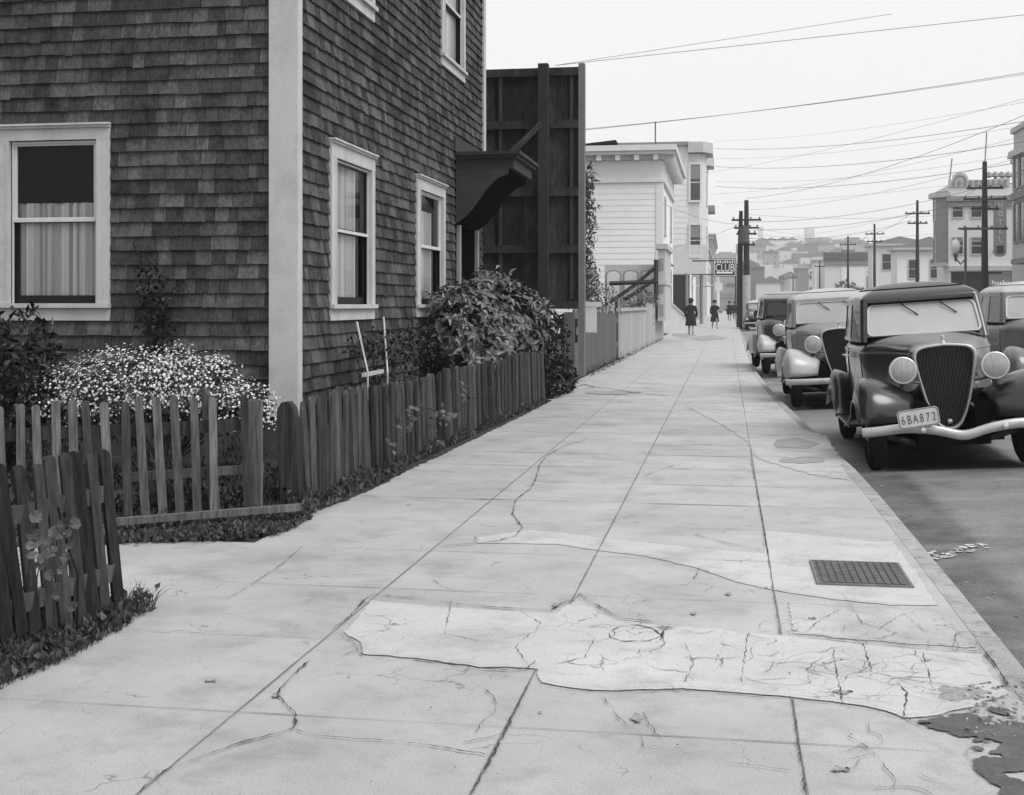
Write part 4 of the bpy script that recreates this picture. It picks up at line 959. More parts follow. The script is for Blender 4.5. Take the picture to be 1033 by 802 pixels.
b = MB(); b.box(X1 - 1.5, X1 + .02, Y0 - .07, Y0 + 3, zbb - 3.9, zbb - .1); b.build('entrance', M_TRIM_DARK, t)
b = MB(); b.tube([(X1 - .1, Y0 - .1, 0), (X1 - .1, Y0 - .1, zbb)], .12, 8); b.tube([(X1 + 1.0, Y0 + .6, 0), (X1 + 1.0, Y0 + .6, zbb)], .14, 8); b.build('column', M_STUCCO3, t)
b = MB(); b.box(X1 - 1.6, X1 + 1.35, Y0 - .09, Y0 - .03, zbb - .05, zbb + 2.2); b.build('signboard', M_STUCCO, t)
b = MB(); b.box(X1 - .3, X1 + 1.9, Y0 + 11, Y0 + 15, 9.4, 9.9); b.build('canopy', M_STUCCO3, t)
# club sign
YC = 96.
xa, xc = onY(720, 290, YC)[0], onY(742.5, 290, YC)[0]; za, zc = onY(730, 279, YC)[2], onY(730, 261, YC)[2]; cx, cz = (xa + xc) / 2, (za + zc) / 2
t = tag(empty('club_sign', (cx, YC, cz)), 'dark hanging box sign reading CLUB over the far sidewalk', 'sign')
hw, hh = (xc - xa) / 2, (zc - za) / 2
b = MB(); b.box(-hw, hw, -.12, .12, -hh, hh); b.build('board', M_SIGN, t)
b = MB(); 
for z in (-hh + .04, hh - .1): b.box(-hw + .04, hw - .04, -.14, -.122, z, z + .05)
for x in (-hw + .04, hw - .09): b.box(x, x + .05, -.14, -.122, -hh + .1, hh - .11)
b.box(-hw + .2, hw - .25, -.14, -.122, -hh + .22, -hh + .36); b.build('border', M_LETTER, t)
text('lettering', 'CLUB', .8, M_LETTER, t, Matrix.Translation((0, -.13, -.03)) @ Matrix.Rotation(R(90), 4, 'X'), ext=.01, sx=.72)
b = MB(); b.box(-hw - 1.6, -hw, -.04, .04, hh - .2, hh - .1); b.box(-hw - 1.6, -hw, -.04, .04, -hh + .1, -hh + .2); b.build('bracket', M_IRON, t)
b = MB()
for k in range(9): 
    w = .1; x = -.75 + k * .18; b.box(x, x + w, -.14, -.122, hh - .34, hh - .34 + (.2 if k % 3 else .14))
b.build('lettering', M_LETTER, t)
for i, (px0, px1, py0, py1, Y, m, lb) in enumerate([(733, 741, 286, 290, 125, M_SIGNG, 'small grey projecting sign below and beyond the CLUB sign'), (721, 729, 285, 293, 118, M_STUCCO, 'small white hanging sign under the CLUB sign'), (725, 739, 254, 260, 140, M_STUCCO2, 'pale arched roof sign above and beyond the CLUB sign')]):
    a, c = onY(px0, py1, Y), onY(px1, py0, Y); b = MB(); b.box(a[0], c[0], Y, Y + .2, a[2], c[2]); b.box(a[0] - 2.5, a[0], Y + .08, Y + .12, c[2] - .3, c[2] - .22)
    tag(b.build('shop_sign', m), lb, 'sign')
# left row beyond
for i, (ya, yc, h, m, lb) in enumerate([(128, 150, 11, M_STUCCO2, 'grey building past the club on the left side'), (152, 190, 8, M_STUCCO, 'low white building far down the left side'), (192, 240, 12, M_STUCCO3, 'dark distant building down the left side of the street'), (245, 320, 9, M_STUCCO, 'last pale building of the left row before the hill')]):
    box_building(lb, -24, -2.6 + i * .3, ya, yc, h, m, .4, rowwins('e', yc - ya, 5, 1.2, (4.5, 7.2), 1.7) + rowwins('s', 20, 4, 1.2, (4.5,), 1.7))

# --- right side row
XR = 18.2
def rY(px, X=XR): return onX(px, 300, X)[1]
# hotel
yh = rY(957); hh_ = onY(990, 186, yh)[2]
wins = []
TSx = XR
for px0, px1 in ((961, 971), (980, 990)):
    for py0, py1 in ((205, 219), (240, 256)):
        a, c = onY(px0, py1, yh), onY(px1, py0, yh); wins.append(('s', a[0] - XR, c[0] - XR, a[2], c[2]))
hot, S = box_building('three-storey white hotel with ornate parapet across the street', XR, XR + 16, yh, yh + 6, hh_, M_STUCCO, .0, wins, name='hotel', shade=.25)
ox, oy = XR + 8, yh + 3; TSo, W = S['s']; TWe, WW = S['w']
zc = onY(965, 200, yh)[2]; 
b = MB(); cbox(b, TSo, -.2, W, 0, .35, zc - .25, zc + .15); cbox(b, TSo, -.1, W, 0, .2, zc - .7, zc - .3); b.build('cornice', M_STUCCO3, hot)
b = MB(); 
zp = hh_
pts = [(0, zp - .2), (4.8, zp - .2), (4.8, zp + .5), (4.2, zp + .5)] + [(3.2, zp + .35)] + [(.9 + .65 * math.cos(math.pi * k / 10), zp + .4 + .62 * math.sin(math.pi * k / 10)) for k in range(11)] + [(.1, zp + .4), (0, zp + .5)]
b.prism(pts, lambda a, z, tt: TSo(a, tt, z), -.2, .1); b.build('parapet', M_STUCCO2, hot)
b = MB()
for k in range(10): cbox(b, TSo, .3 + k * .45, .5 + k * .45, .1, .18, zp - .1, zp + .35)
n = 12
for rr in (.42,): b.tube([TSo(.9 + rr * math.cos(math.pi * k / n), .12, zp + .35 + rr * math.sin(math.pi * k / n)) for k in range(n + 1)], .07, 5)
b.build('parapet_ornament', M_STUCCO3, hot)
# bay on the street face
for (d0, d1) in ((.2, 2.6),):
    b = MB(); za, zb2 = onX(945, 265, XR - .9)[2], onX(945, 206, XR - .9)[2]
    Yw = -3
    b.prism([(-8, Yw + d0), (-8 - .9, Yw + d0 + .5), (-8 - .9, Yw + d1 - .5), (-8, Yw + d1)], lambda a, c, z: (a, c, z), za, hh_ - .5)
    bay = b.build('bay', M_STUCCO3, hot)
    b = MB(); b.prism([(-7.9, Yw + d0 - .4), (-8 - 1.3, Yw + d0 + .4), (-8 - 1.3, Yw + d1 - .4), (-7.9, Yw + d1 + .4)], lambda a, c, z: (a, c, z), hh_ - 1.0, hh_ - .6)
    b.prism([(-7.9, Yw + d0 - .2), (-8 - 1.1, Yw + d0 + .5), (-8 - 1.1, Yw + d1 - .5), (-7.9, Yw + d1 + .2)], lambda a, c, z: (a, c, z), za - .3, za); b.build('bay_moulding', M_STUCCO2, bay)
Tc = frame_of((-8.9, -3 + 2.1, 0), (0, -1, 0), (-1, 0, 0))
for z in (5, 8.6): simple_window(hot, Tc, .2, 1.2, z, z + 2)
zl = onY(980, 272, yh)[2]
b = MB(); cbox(b, TSo, 0, W, 0, .4, zl - .1, zl + .3); b.build('belt_course', M_STUCCO2, hot)
b = MB(); cbox(b, TSo, .2, 4.2, 0, .05, .3, zl - .2); b.build('shopfront', M_TRIM_DARK, hot)
b = MB(); cbox(b, TSo, 5.0, 10, 0, .1, .2, zl - .1); b.build('shop_surround', M_STUCCO2, hot)
a, c = onY(997, 289, yh), onY(1019, 276, yh)
b = MB(); cbox(b, TSo, a[0] - XR, c[0] - XR, .1, .2, a[2], c[2]); sb = b.build('shop_signboard', M_SIGNG, hot)
b = MB()
x = a[0] - XR + .25
for k in range(7): 
    cbox(b, TSo, x, x + .12, .2, .215, a[2] + .2, a[2] + (.5 if k in (0, 4) else .38)); x += .21
b.build('lettering', M_LETTER, sb)
for px, pt in ((957, 160), (992, 133)):
    a = onY(px, 186, yh + 4); c = onY(px + 1, pt, yh + 4); b = MB(); b.tube([(a[0], yh + 4, hh_ + .05), (c[0] + .2, yh + 4, c[2])], .05, 5)
    tag(b.build('roof_mast', M_WIRE), 'thin mast on the hotel roof, %s' % ('shorter one by the arched parapet' if px < 970 else 'taller one near the hotel sign'), 'mast', 'masts on the hotel roof')
for px in (1004, 1017):
    a = onY(px, 186, yh + 2); z = onY(px, 178, yh + 2)[2]; b = MB(); b.tube([(a[0], yh + 2, hh_ + .05), (a[0], yh + 2, z)], .12, 6)
    for k in (-.5, 0, .5): b.lathe([(.0, .45), (.2, .3), (.32, 0), (.1, -.1)], lambda x, y, h: (a[0] + k + x, yh + 2 + y, z + h), 8)
    tag(b.build('roof_ventilator', M_STUCCO3), 'mushroom-capped ventilator on the hotel roof, %s' % ('left one in front of open sky' if px < 1010 else 'right one beside the next building'), 'ventilator', 'ventilators on the hotel roof')
# hotel sign
YHs = yh - 2.5
xa, xc = onY(1002.5, 230, YHs)[0], onY(1015, 230, YHs)[0]; zt, zb3 = onY(1008, 200, YHs)[2], onY(1008, 259, YHs)[2]
t = tag(empty('hotel_sign', ((xa + xc) / 2, YHs, (zt + zb3) / 2)), 'tall dark vertical sign reading HOTEL on the white hotel wall', 'sign')
hw, hh2 = (xc - xa) / 2, (zt - zb3) / 2
out = [(-hw, hh2), (-hw, -hh2 + .3), (-hw + .12, -hh2 + .08), (-hw + .35, -hh2), (hw - .35, -hh2), (hw - .12, -hh2 + .08), (hw, -hh2 + .3), (hw, hh2)]
b = MB(); b.prism(out, lambda a, z, tt: (a, tt, z), -.15, .15); b.build('board', gmat('hotel_board', .17, .15, 4, .5), t)
for i, chh in enumerate('HOTEL'): text('lettering', chh, .62, gmat('dull_letter', .42, .1, 6, .6), t, Matrix.Translation((0, -.16, hh2 - .6 - i * .68)) @ Matrix.Rotation(R(90), 4, 'X'), ext=.01, sx=.8)
b = MB(); b.box(-hw + .2, hw - .2, -.17, -.152, -hh2 + .25, -hh2 + .9); b.build('emblem', M_SIGN, t)
b = MB(); b.box(-.05, .05, .15, 2.5, hh2 - .4, hh2 - .3); b.box(-.05, .05, .15, 2.5, -hh2 + .5, -hh2 + .6); b.build('bracket', M_IRON, t)
# nearer building at the right edge: its street front is seen very obliquely
yf = rY(1021, 18.2); zt = onX(1026, 128, 17.6)[2]
t, S = box_building('grey ornate bay-windowed building cut by the right edge', 18.2, 34, yf - 20, yf, zt - 1.4, M_STUCCO2, .25, name='bay_building')
ox, oy = 26.1, yf - 10
zlo = onX(1024, 262, 17.5)[2]; zz = onX(1024, 200, 17.5)[2]
for k, (e0, e1) in enumerate(((rY(1020, 17.3) - 4.6, rY(1020, 17.3)), (rY(1020, 17.3) - 11, rY(1020, 17.3) - 6.4))):
    def pr_(g, za, zc_, nm, par, mt=M_STUCCO2):
        b = MB(); b.prism([(18.3 - ox, e0 - g - oy), (17.3 - g - ox, e0 + .7 - g * .5 - oy), (17.3 - g - ox, e1 - .7 + g * .5 - oy), (18.3 - ox, e1 + g - oy)], lambda a, c, z: (a, c, z), za, zc_); return b.build(nm, mt, par)
    bay = pr_(0, zlo, zt - 1.6, 'bay', t)
    pr_(.3, zt - 2.0, zt - 1.6, 'bay_cornice', bay); pr_(.0, zt - 1.6, zt - .5, 'bay_parapet', bay); pr_(.18, zt - .5, zt - .2, 'bay_parapet', bay); pr_(.2, zz - .2, zz + .2, 'bay_moulding', bay, M_STUCCO3); pr_(.15, zlo - .3, zlo, 'bay_moulding', bay, M_STUCCO3)
    Tw = frame_of((17.3 - ox, e1 - .7 - oy, 0), (0, -1, 0), (-1, 0, 0))
    for p0, p1 in ((160, 190), (206, 244)): simple_window(t, Tw, .3, 1.4, onX(1025, p1, 17.3)[2], onX(1025, p0, 17.3)[2], M_STUCCO3); simple_window(t, Tw, 1.8, 2.9, onX(1025, p1, 17.3)[2], onX(1025, p0, 17.3)[2], M_STUCCO3)
# houses beyond the hotel
def gable_house(label, px0, px1, pyt, pyr, wall, wins=2, X=17.8, roof=M_ROOF, depth=5):
    y = rY(px0, X); a = onY(px0, pyt, y); c = onY(px1, pyt, y); h = a[2]; hr = onY(px0, pyr, y)[2]; x0, x1 = a[0], max(c[0], a[0] + 7)
    t = tag(empty('row_house', ((x0 + x1) / 2, y, 0)), label, 'house'); w = (x1 - x0) / 2
    b = MB(); b.box(-w, w, 0, depth, -.3, h); b.build('wall', wall, t)
    b = MB(); o = .4; b.add([(-w - o, -o, h), (w + o, -o, h), (w + o, depth + o, h), (-w - o, depth + o, h), (0, 1.5, hr), (0, depth - 1.5, hr)], [(0, 1, 4), (1, 2, 5, 4), (2, 3, 5), (3, 0, 4, 5), (0, 3, 2, 1)]); b.build('roof', roof, t)
    b = MB(); b.box(-w - .45, w + .45, -.45, depth + .45, h - .25, h); b.build('cornice', M_STUCCO2, t)
    T = frame_of((-w, 0, 0), (1, 0, 0), (0, -1, 0))
    for k in range(wins):
        for z in (1.2, h - 3.2): aa = 1.2 + k * 2.2; simple_window(t, T, aa, aa + 1.0, z, z + 1.9)
    return t
gable_house('white hip-roofed house just past the hotel', 905, 942, 250, 238, M_WHITE2)
gable_house('pale bracketed house behind the second and third right-hand poles', 880, 908, 246, 238, M_STUCCO, 2)
y = rY(838, 17.8); a = onY(832, 266, y); c = onY(874, 255, y)
t, S = box_building('low pale building with a dark banded roof left of the hip-roofed houses', a[0], c[0], y, y + 20, a[2], M_STUCCO, 0, name='garage')
b = MB(); w = (c[0] - a[0]) / 2; b.box(-w - .2, w + .2, -10.3, -9.9, a[2] - .2, c[2]); b.build('parapet', M_STUCCO3, t)
b = MB(); b.box(-w - .3, w + .3, -10.5, -10.31, c[2] - 1.2, c[2] + .1); b.build('parapet_band', M_ROOF, t)
b = MB(); b.box(-w * .2, w * .9, -10.1, -10.003, 0.5, a[2] - .6); b.build('blank_bill', M_WHITE2, t)
t = tag(empty('street_tree', (a[0] + 3, y - 6, 0)), 'round dark tree before the low banded building', 'tree'); b = MB(); 
for c_, r_ in [((0, 0, 3.6), (2.6, 2, 2.2)), ((2.4, 0, 2.8), (2, 1.6, 1.6)), ((-1.6, 0, 2.6), (1.6, 1.4, 1.3))]: clump(b, c_, r_, 500, .5, .35, .3)
b.build('crown', M_LEAF, t); b = MB(); b.tube([(0, 0, 0), (.1, 0, 1.5), (0, 0, 3)], [.25, .2, .1], 7); b.build('trunk', M_POLE, t)
t, S = box_building('narrow white house front with two windows beside the banded building', 17.6, 24, rY(822, 17.6), rY(822, 17.6) + 10, onY(826, 262, rY(822, 17.6))[2], M_STUCCO, .4, [('s', .8, 1.8, 2, 4), ('s', .8, 1.8, 6, 8)])
y = rY(804, 17.6); t, S = box_building('tall dark arched-front building far down the right side', 17.6, 20.5, y, y + 15, onY(808, 270, y)[2], M_STUCCO3, .3)
for k, (ya, h, m, lb) in enumerate([(330, 9, M_STUCCO, 'white block at the far end of the right row'), (365, 8, M_STUCCO2, 'grey block at the very end of the right row')]): box_building(lb, 16, 30, ya, ya + 25, h, m, .4, rowwins('s', 14, 4, 1.3, (4, 8), 1.8))

# ================================================================== THE FAR HILL
random.seed(71)
hm = [gmat('hill_white', .6, .1, .2, .9), gmat('hill_grey', .32, .1, .2, .9), gmat('hill_dark', .16, .1, .2, .9)]
def hill_block(x, y, w, d, h, m, label, group, nm='hill_house', roof=True, twin=True):
    z = hill_z(x, y) - 3; t = tag(empty(nm, (x, y, z)), label, 'house' if nm == 'hill_house' else 'building', group)
    b = MB(); b.box(-w / 2, w / 2, -d / 2, d / 2, 0, h + 3); b.mi = 1; nn = max(2, int(w / 2.6)); lv = max(1, int(h / 3.2))
    for i in range(nn):
        for j in range(lv):
            if random.random() < .2: continue
            a = -w / 2 + w * (i + .5) / nn; z0 = 4 + j * 3.1; b.box(a - .42, a + .42, -d / 2 - .05, -d / 2, z0, z0 + 1.4)
    b.mi = 0; b.build('wall', [m, hm[1] if m is hm[0] else hm[2]], t)
    if roof: 
        b = MB(); hr = h + 3; b.add([(-w / 2 - .4, -d / 2 - .4, hr), (w / 2 + .4, -d / 2 - .4, hr), (w / 2 + .4, d / 2, hr), (-w / 2 - .4, d / 2, hr), (0, -d / 2 - .4, hr + w * .25), (0, d / 2, hr + w * .25)], [(0, 1, 4), (2, 3, 5), (1, 2, 5, 4), (3, 0, 4, 5), (0, 3, 2, 1)]); b.build('roof', hm[2], t)
    return t
cnt = 0
for row, yy in enumerate([430, 500, 570, 640, 715, 790, 870, 950, 1040, 1130, 1210]):
    px = 742 + U(0, 5)
    while px < 880:
        w = U(6, 11) * (1 + row * .04); x = onY(px, 300, yy)[0]
        if random.random() < .88:
            hill_block(x + w / 2, yy + U(-25, 25), w, U(8, 13), U(4, 11), random.choice(hm + [hm[0]]), 'small house on the hazy hill at the end of the street', 'houses on the distant hill', roof=random.random() < .6)
        px += w / yy * 1280 * U(.7, 1.1); cnt += 1
def tower(px0, px1, pyt, Y, m, lb, nm='tower'):
    a = onY(px0, pyt, Y); c = onY(px1, pyt, Y); x = (a[0] + c[0]) / 2; z = hill_z(x, Y); return hill_block(x, Y, c[0] - a[0], 20, a[2] - z, m, lb, None, nm, False)
tower(812, 838, 241, 1280, hm[2], 'wide apartment block on the far hilltop, left of its darker neighbour', 'hill_block')
tower(840, 852, 242, 1260, hm[2], 'narrow middle apartment block on the far hilltop', 'hill_block')
tower(853, 866, 240, 1270, hm[2], 'right-hand apartment block on the far hilltop', 'hill_block')
tower(812, 821, 230, 1330, hm[0], 'pale tower rising behind the hilltop blocks')
tower(765, 769.5, 229, 1300, hm[0], 'slender pale tower alone on the left of the hill')
tower(772, 784, 246, 1290, hm[0], 'white stepped block beside the slender tower', 'hill_block')
tower(755, 764, 247, 1200, hm[0], 'pale block left of the slender tower', 'hill_block')
for px, py, Y, r in [(776, 255, 900, 7), (797, 256, 880, 6), (760, 268, 700, 4), (783, 276, 560, 4), (820, 272, 640, 4), (752, 282, 480, 3.5)]:
    p = onY(px, py, Y); b = MB(); gz = hill_z(p[0], Y) - p[2]
    t = tag(empty('hill_tree', p), 'dark tree clump on the distant hill', 'tree', 'trees on the distant hill')
    clump(b, (0, 0, -r * .3), (r * .8, r * .5, r * .5), 350, r * .25, r * .18, .2); b.build('crown', M_LEAF, t)
    b = MB(); b.tube([(0, 0, gz - 2), (0, 0, -r * .3)], .6, 5); b.build('trunk', M_POLE, t)

# ================================================================== POLES, LAMPS, WIRES
random.seed(81)
def pole(x, y, h, arms, label, r=.16, white=0, group='utility poles along the street', extra=None):
    t = tag(empty('utility_pole', (x, y, 0)), label, 'utility pole', group)
    b = MB(); b.tube([(0, 0, -.3), (0, 0, h * .5), (0, 0, h)], [r, r * .85, r * .6], 10); b.build('shaft', M_POLE, t)
    for z, w, th in arms:
        b = MB(); b.box(-w, w, -.16, -.05, z - .06, z + .06)
        for k in range(4):
            xx = -w + .12 + (2 * w - .24) * k / 3; b.lathe([(.0, .14), (.04, .13), (.05, .06), (.03, .0)], lambda X, Y, h_: (xx + X, -.1 + Y, z + .06 + h_), 6)
        b.build('crossarm', M_POLE, t)
    if white:
        b = MB(); b.lathe([(r + .02, 0), (r + .02, white)], lambda X, Y, h_: (X, Y, h_), 10); b.build('painted_band', M_POLEW, t)
    return t
polesR = []
for px, pt, lb in [(986, 167, 'thick utility pole with four crossarms before the hotel'), (920, 205, 'second utility pole on the far side, by the hip-roofed house'), (878, 228, 'third utility pole on the far side'), (852, 240, 'fourth, smallest-looking utility pole on the far side')]:
    d = 1280 * 8.6 / (307 - pt); X = d * ca * (px - 733) / 1280; Y = d * ca + X * sa; polesR.append((X, Y))
    arms = [(9.0, 1.1, .1), (8.15, 1.2, .1), (7.2, .8, .1), (5.3, 1.4, .1)] if px == 986 else [(9.0, 1.0, .1), (8.2, .8, .1)]
    if px == 986: arms = [(onY(986, q, Y)[2], w, .1) for q, w in ((190, 1.05), (201, 1.25), (211, .8), (231, 1.3))]
    pole(X, Y, 10.1, arms, lb, .22 if px == 986 else .17)
yp = 84.; xp = onY(753, 300, yp)[0]
t = pole(xp, yp, onY(753, 202, yp)[2], [(onY(750, q, yp)[2], w, .1) for q, w in ((222, .95), (230, .8), (236, .65), (247, .55))], 'tall utility pole with crossarms and white-painted foot by the club sign', .24, 3.4)
b = MB(); b.tube([(-.45, .2, -.3), (-.4, .2, 5), (-.35, .2, 7.6)], [.2, .17, .12], 8); b.build('stub', M_POLE, t)
b = MB(); b.lathe([(0, 1.2), (.3, 1.15), (.34, .1), (.2, 0), (0, 0)], lambda x, y, h: (-.15 + x, -.35 + y, 5.4 + h), 10); b.build('transformer', M_IRON, t)
for px, pt, Y, lb in [(742, 262, 190, 'thin distant pole just left of the hill'), (800, 276, 230, 'thin pole before the arched-front building'), (827, 263, 180, 'thin pole in front of the narrow white house')]:
    p = onY(px, pt, Y); pole(p[0], Y, p[2], [(p[2] - .8, .7, .1)], lb, .13)
# street lamp
YL = 76.; p = onY(974, 300, YL); zt = onY(974, 229, YL)[2]; xl = onY(964, 300, YL)[0] - p[0]; zl0, zl1 = onY(964, 256, YL)[2], onY(964, 240, YL)[2]
t = tag(empty('street_lamp', (p[0], YL, 0)), 'street lamp with white urn globe on a bracket beside the thick pole', 'street lamp')
b = MB(); b.tube([(0, 0, 0), (0, 0, zt)], .075, 8); b.tube([(0, 0, zl0 - .3), (xl * .5, 0, zl0 - .6), (xl, 0, zl0 - .25), (xl, 0, zl0)], .05, 6); b.box(-.4, 1.7, -.05, .05, zt - .15, zt - .03); b.build('post', M_IRON, t)
b = MB(); hL = zl1 - zl0; b.lathe([(.0, -.02), (.12, 0), (.26, hL * .35), (.27, hL * .6), (.16, hL * .8), (.06, hL * .9), (.0, hL)], lambda x, y, h: (xl + x, y, zl0 + h), 14); b.build('globe', M_FLOWER, t, smooth=True)
b = MB(); b.lathe([(.0, -.5), (.06, -.4), (.14, 0)], lambda x, y, h: (xl + x, y, zl0 + h), 8); b.build('globe_holder', M_IRON, t)
p = onY(1029, 300, 66); b = MB(); zt = onY(1029, 286, 66)[2]; b.tube([(p[0], 66, 0), (p[0], 66, zt - .1)], .13, 8); b.lathe([(.2, zt - .4), (.2, zt - .05), (.1, zt), (0, zt)], lambda x, y, h: (p[0] + x, 66 + y, h), 10)
tag(b.build('call_box_post', M_POLE), 'short dark post at the right edge across the street', 'post')

def wire(p, q, sag, label, r=.012, grp='overhead wires'):
    b = MB(); p = Vector(p); q = Vector(q); n = 18
    b.tube([p.lerp(q, k / n) - Vector((0, 0, sag * 4 * (k / n) * (1 - k / n))) for k in range(n + 1)], r * .62, 4, False)
    tag(b.build('overhead_wire', M_WIRE), label, 'wire', grp)
WL = [((560, 66, 26), (1080, 10, 26), .0, 'upper wire running right from the top of the hoarding', .009),
 ((560, 66, 26.4), (900, 14, 30), .0, 'steepest wire leaving the hoarding top', .008),
 ((580, 132, 34), (1090, 64, 34), .12, 'double service wire crossing the sky below the hoarding top', .011),
 ((580, 131, 34.3), (1090, 66, 33), .12, 'twin of the service wire crossing mid-sky', .009),
 ((722, 150, 100), (1060, 118, 60), .5, 'wire from the corner building roof to the right', .022),
 ((722, 168, 100), (1060, 138, 60), .6, 'second wire from the corner building roof', .022),
 ((722, 188, 100), (1050, 160, 60), .6, 'third wire from the corner building upper window', .022),
 ((752, 224, 84), (986, 190, 79), .5, 'wire joining the club pole to the thick pole', .02),
 ((752, 232, 84), (986, 201, 79), .5, 'lower wire joining the club pole to the thick pole', .02),
 ((590, 262, 70), (752, 224, 84), .5, 'wire crossing the white house front to the club pole', .015),
 ((668, 205, 60), (752, 226, 84), .3, 'service drop from the white house cornice to the club pole', .015),
 ((986, 190, 79), (1120, 120, 40), .4, 'wire from the thick pole top out of the frame', .016),
 ((986, 201, 79), (1120, 150, 40), .4, 'wire from the thick pole second crossarm out of the frame', .016),
 ((986, 190, 79), (920, 214, 106), .4, 'wire between the thick pole and the second pole', .022),
 ((920, 214, 106), (878, 235, 138), .4, 'wire between the second and third far-side poles', .026),
 ((878, 235, 138), (852, 247, 165), .4, 'wire between the third and fourth far-side poles', .03),
 ((752, 200, 84), (1060, 105, 45), .6, 'long wire rising right from the club pole tip', .016),
 ((748, 240, 84), (920, 222, 106), .6, 'lowest wire from the club pole to the second far-side pole', .024)]
for k, (ya, yb_, Ya, Yb, x0_) in enumerate([(176, 92, 100, 50, 700), (160, 122, 100, 62, 722), (183, 150, 95, 62, 722), (205, 172, 95, 70, 730), (212, 150, 84, 48, 752), (216, 205, 84, 79, 752), (244, 214, 84, 106, 750), (252, 246, 84, 165, 750), (196, 130, 98, 55, 716), (228, 240, 84, 138, 752), (142, 98, 110, 60, 722), (236, 228, 84, 95, 752)]):
    WL.append(((x0_, ya, Ya), (1060 if Yb < 80 else (986, 920, 878, 852)[(79, 106, 138, 165).index(Yb)] if Yb in (79, 106, 138, 165) else 1000, yb_, Yb), .35 + .1 * (k % 3), 'faint thin wire in the web over the street, number %s from the top' % ('one two three four five six seven eight nine ten eleven twelve'.split()[k]), .011))
def W3(p): return onY(*p)
for a, c, s, lb, r in WL: wire(W3(a), W3(c), s, lb, r)

# ================================================================== TREE BY THE WHITE HOUSE
t = tag(empty('cypress', (onY(590, 300, 40)[0], 40, 0)), 'drooping dark evergreen between the hoarding and white house', 'tree')
ox = t.location.x
b = MB()
for k in range(26):
    z = 1.6 + k * .16; w = .55 - .012 * k + U(-.08, .12); clump(b, (U(-.15, .1) - .05, 0, z), (w, .5, .3), 60, .2, .07, .3, .9)
b.build('crown', M_LEAFG, t); b = MB(); b.tube([(0, 0, 0), (-.1, 0, 3), (-.1, 0, 5.5)], [.14, .1, .04], 7); b.build('trunk', M_POLE, t)
for px, py, Y, w, lb in [(603, 300, 38, .75, 'dark rounded bush showing above the dark board fence'), (645, 303, 49, .9, 'feathery pale bush over the pale fence cap'), (590, 287, 37, .5, 'thin bush under the drooping evergreen')]:
    p = onY(px, py, Y); t = tag(empty('bush', (p[0], Y, 0)), lb, 'bush'); b = MB(); clump(b, (0, 0, p[2]), (w, .6, .55), 420, .13, .05, .3); clump(b, (0, 0, p[2] - .6), (w * .8, .5, .6), 300, .13, .05, .3); b.build('leaves', M_LEAFP if w > .8 else M_LEAF, t); b = MB(); stems(b, (0, 0, 0), [(U(-.4, .4), U(-.3, .3), p[2]) for _ in range(6)], .02); b.build('stems', M_STEM, t)
p = onY(590, 304, 27); b = MB(); b.box(p[0] - .28, p[0] + .35, 27, 27.05, 1.45, 1.55); b.box(p[0] - .2, p[0] + .25, 27.01, 27.04, .9, 1.45)
tag(b.build('notice_board', M_STUCCO), 'small dark notice board with white top just behind the dark fence', 'notice board')

# ================================================================== CARS (1930s sedans, built front towards -Y)
def catmull(keys, y):
    """keys [(y, v...)] smooth interpolation"""
    if y <= keys[0][0]: return keys[0][1:]
    if y >= keys[-1][0]: return keys[-1][1:]
    for i in range(len(keys) - 1):
        if y <= keys[i + 1][0]:
            a, b = keys[i], keys[i + 1]; t = (y - a[0]) / (b[0] - a[0]); p = keys[max(i - 1, 0)]; n = keys[min(i + 2, len(keys) - 1)]; out = []
            for j in range(1, len(a)):
                h = b[0] - a[0]
                m0 = (b[j] - p[j]) / (b[0] - p[0]) * h if b[0] != p[0] else 0; m1 = (n[j] - a[j]) / (n[0] - a[0]) * h if n[0] != a[0] else 0
                out.append((2 * t**3 - 3 * t**2 + 1) * a[j] + (t**3 - 2 * t**2 + t) * m0 + (-2 * t**3 + 3 * t**2) * b[j] + (t**3 - t**2) * m1)
            return tuple(out)
def resample(pts, n):
    L = [0]
    for a, b in zip(pts, pts[1:]): L.append(L[-1] + math.dist(a, b))
    out = []
    for k in range(n):
        s = L[-1] * k / (n - 1)
        for i in range(len(pts) - 1):
            if s <= L[i + 1] + 1e-9:
                t = (s - L[i]) / max(1e-9, L[i + 1] - L[i]); out.append((pts[i][0] + (pts[i + 1][0] - pts[i][0]) * t, pts[i][1] + (pts[i + 1][1] - pts[i][1]) * t)); break
    return out
def smooth2(pts, it=2):
    for _ in range(it):
        o = [pts[0]]
        for a, b in zip(pts, pts[1:]): o += [(a[0] * .75 + b[0] * .25, a[1] * .75 + b[1] * .25), (a[0] * .25 + b[0] * .75, a[1] * .25 + b[1] * .75)]
        pts = o + [pts[-1]]
    return pts
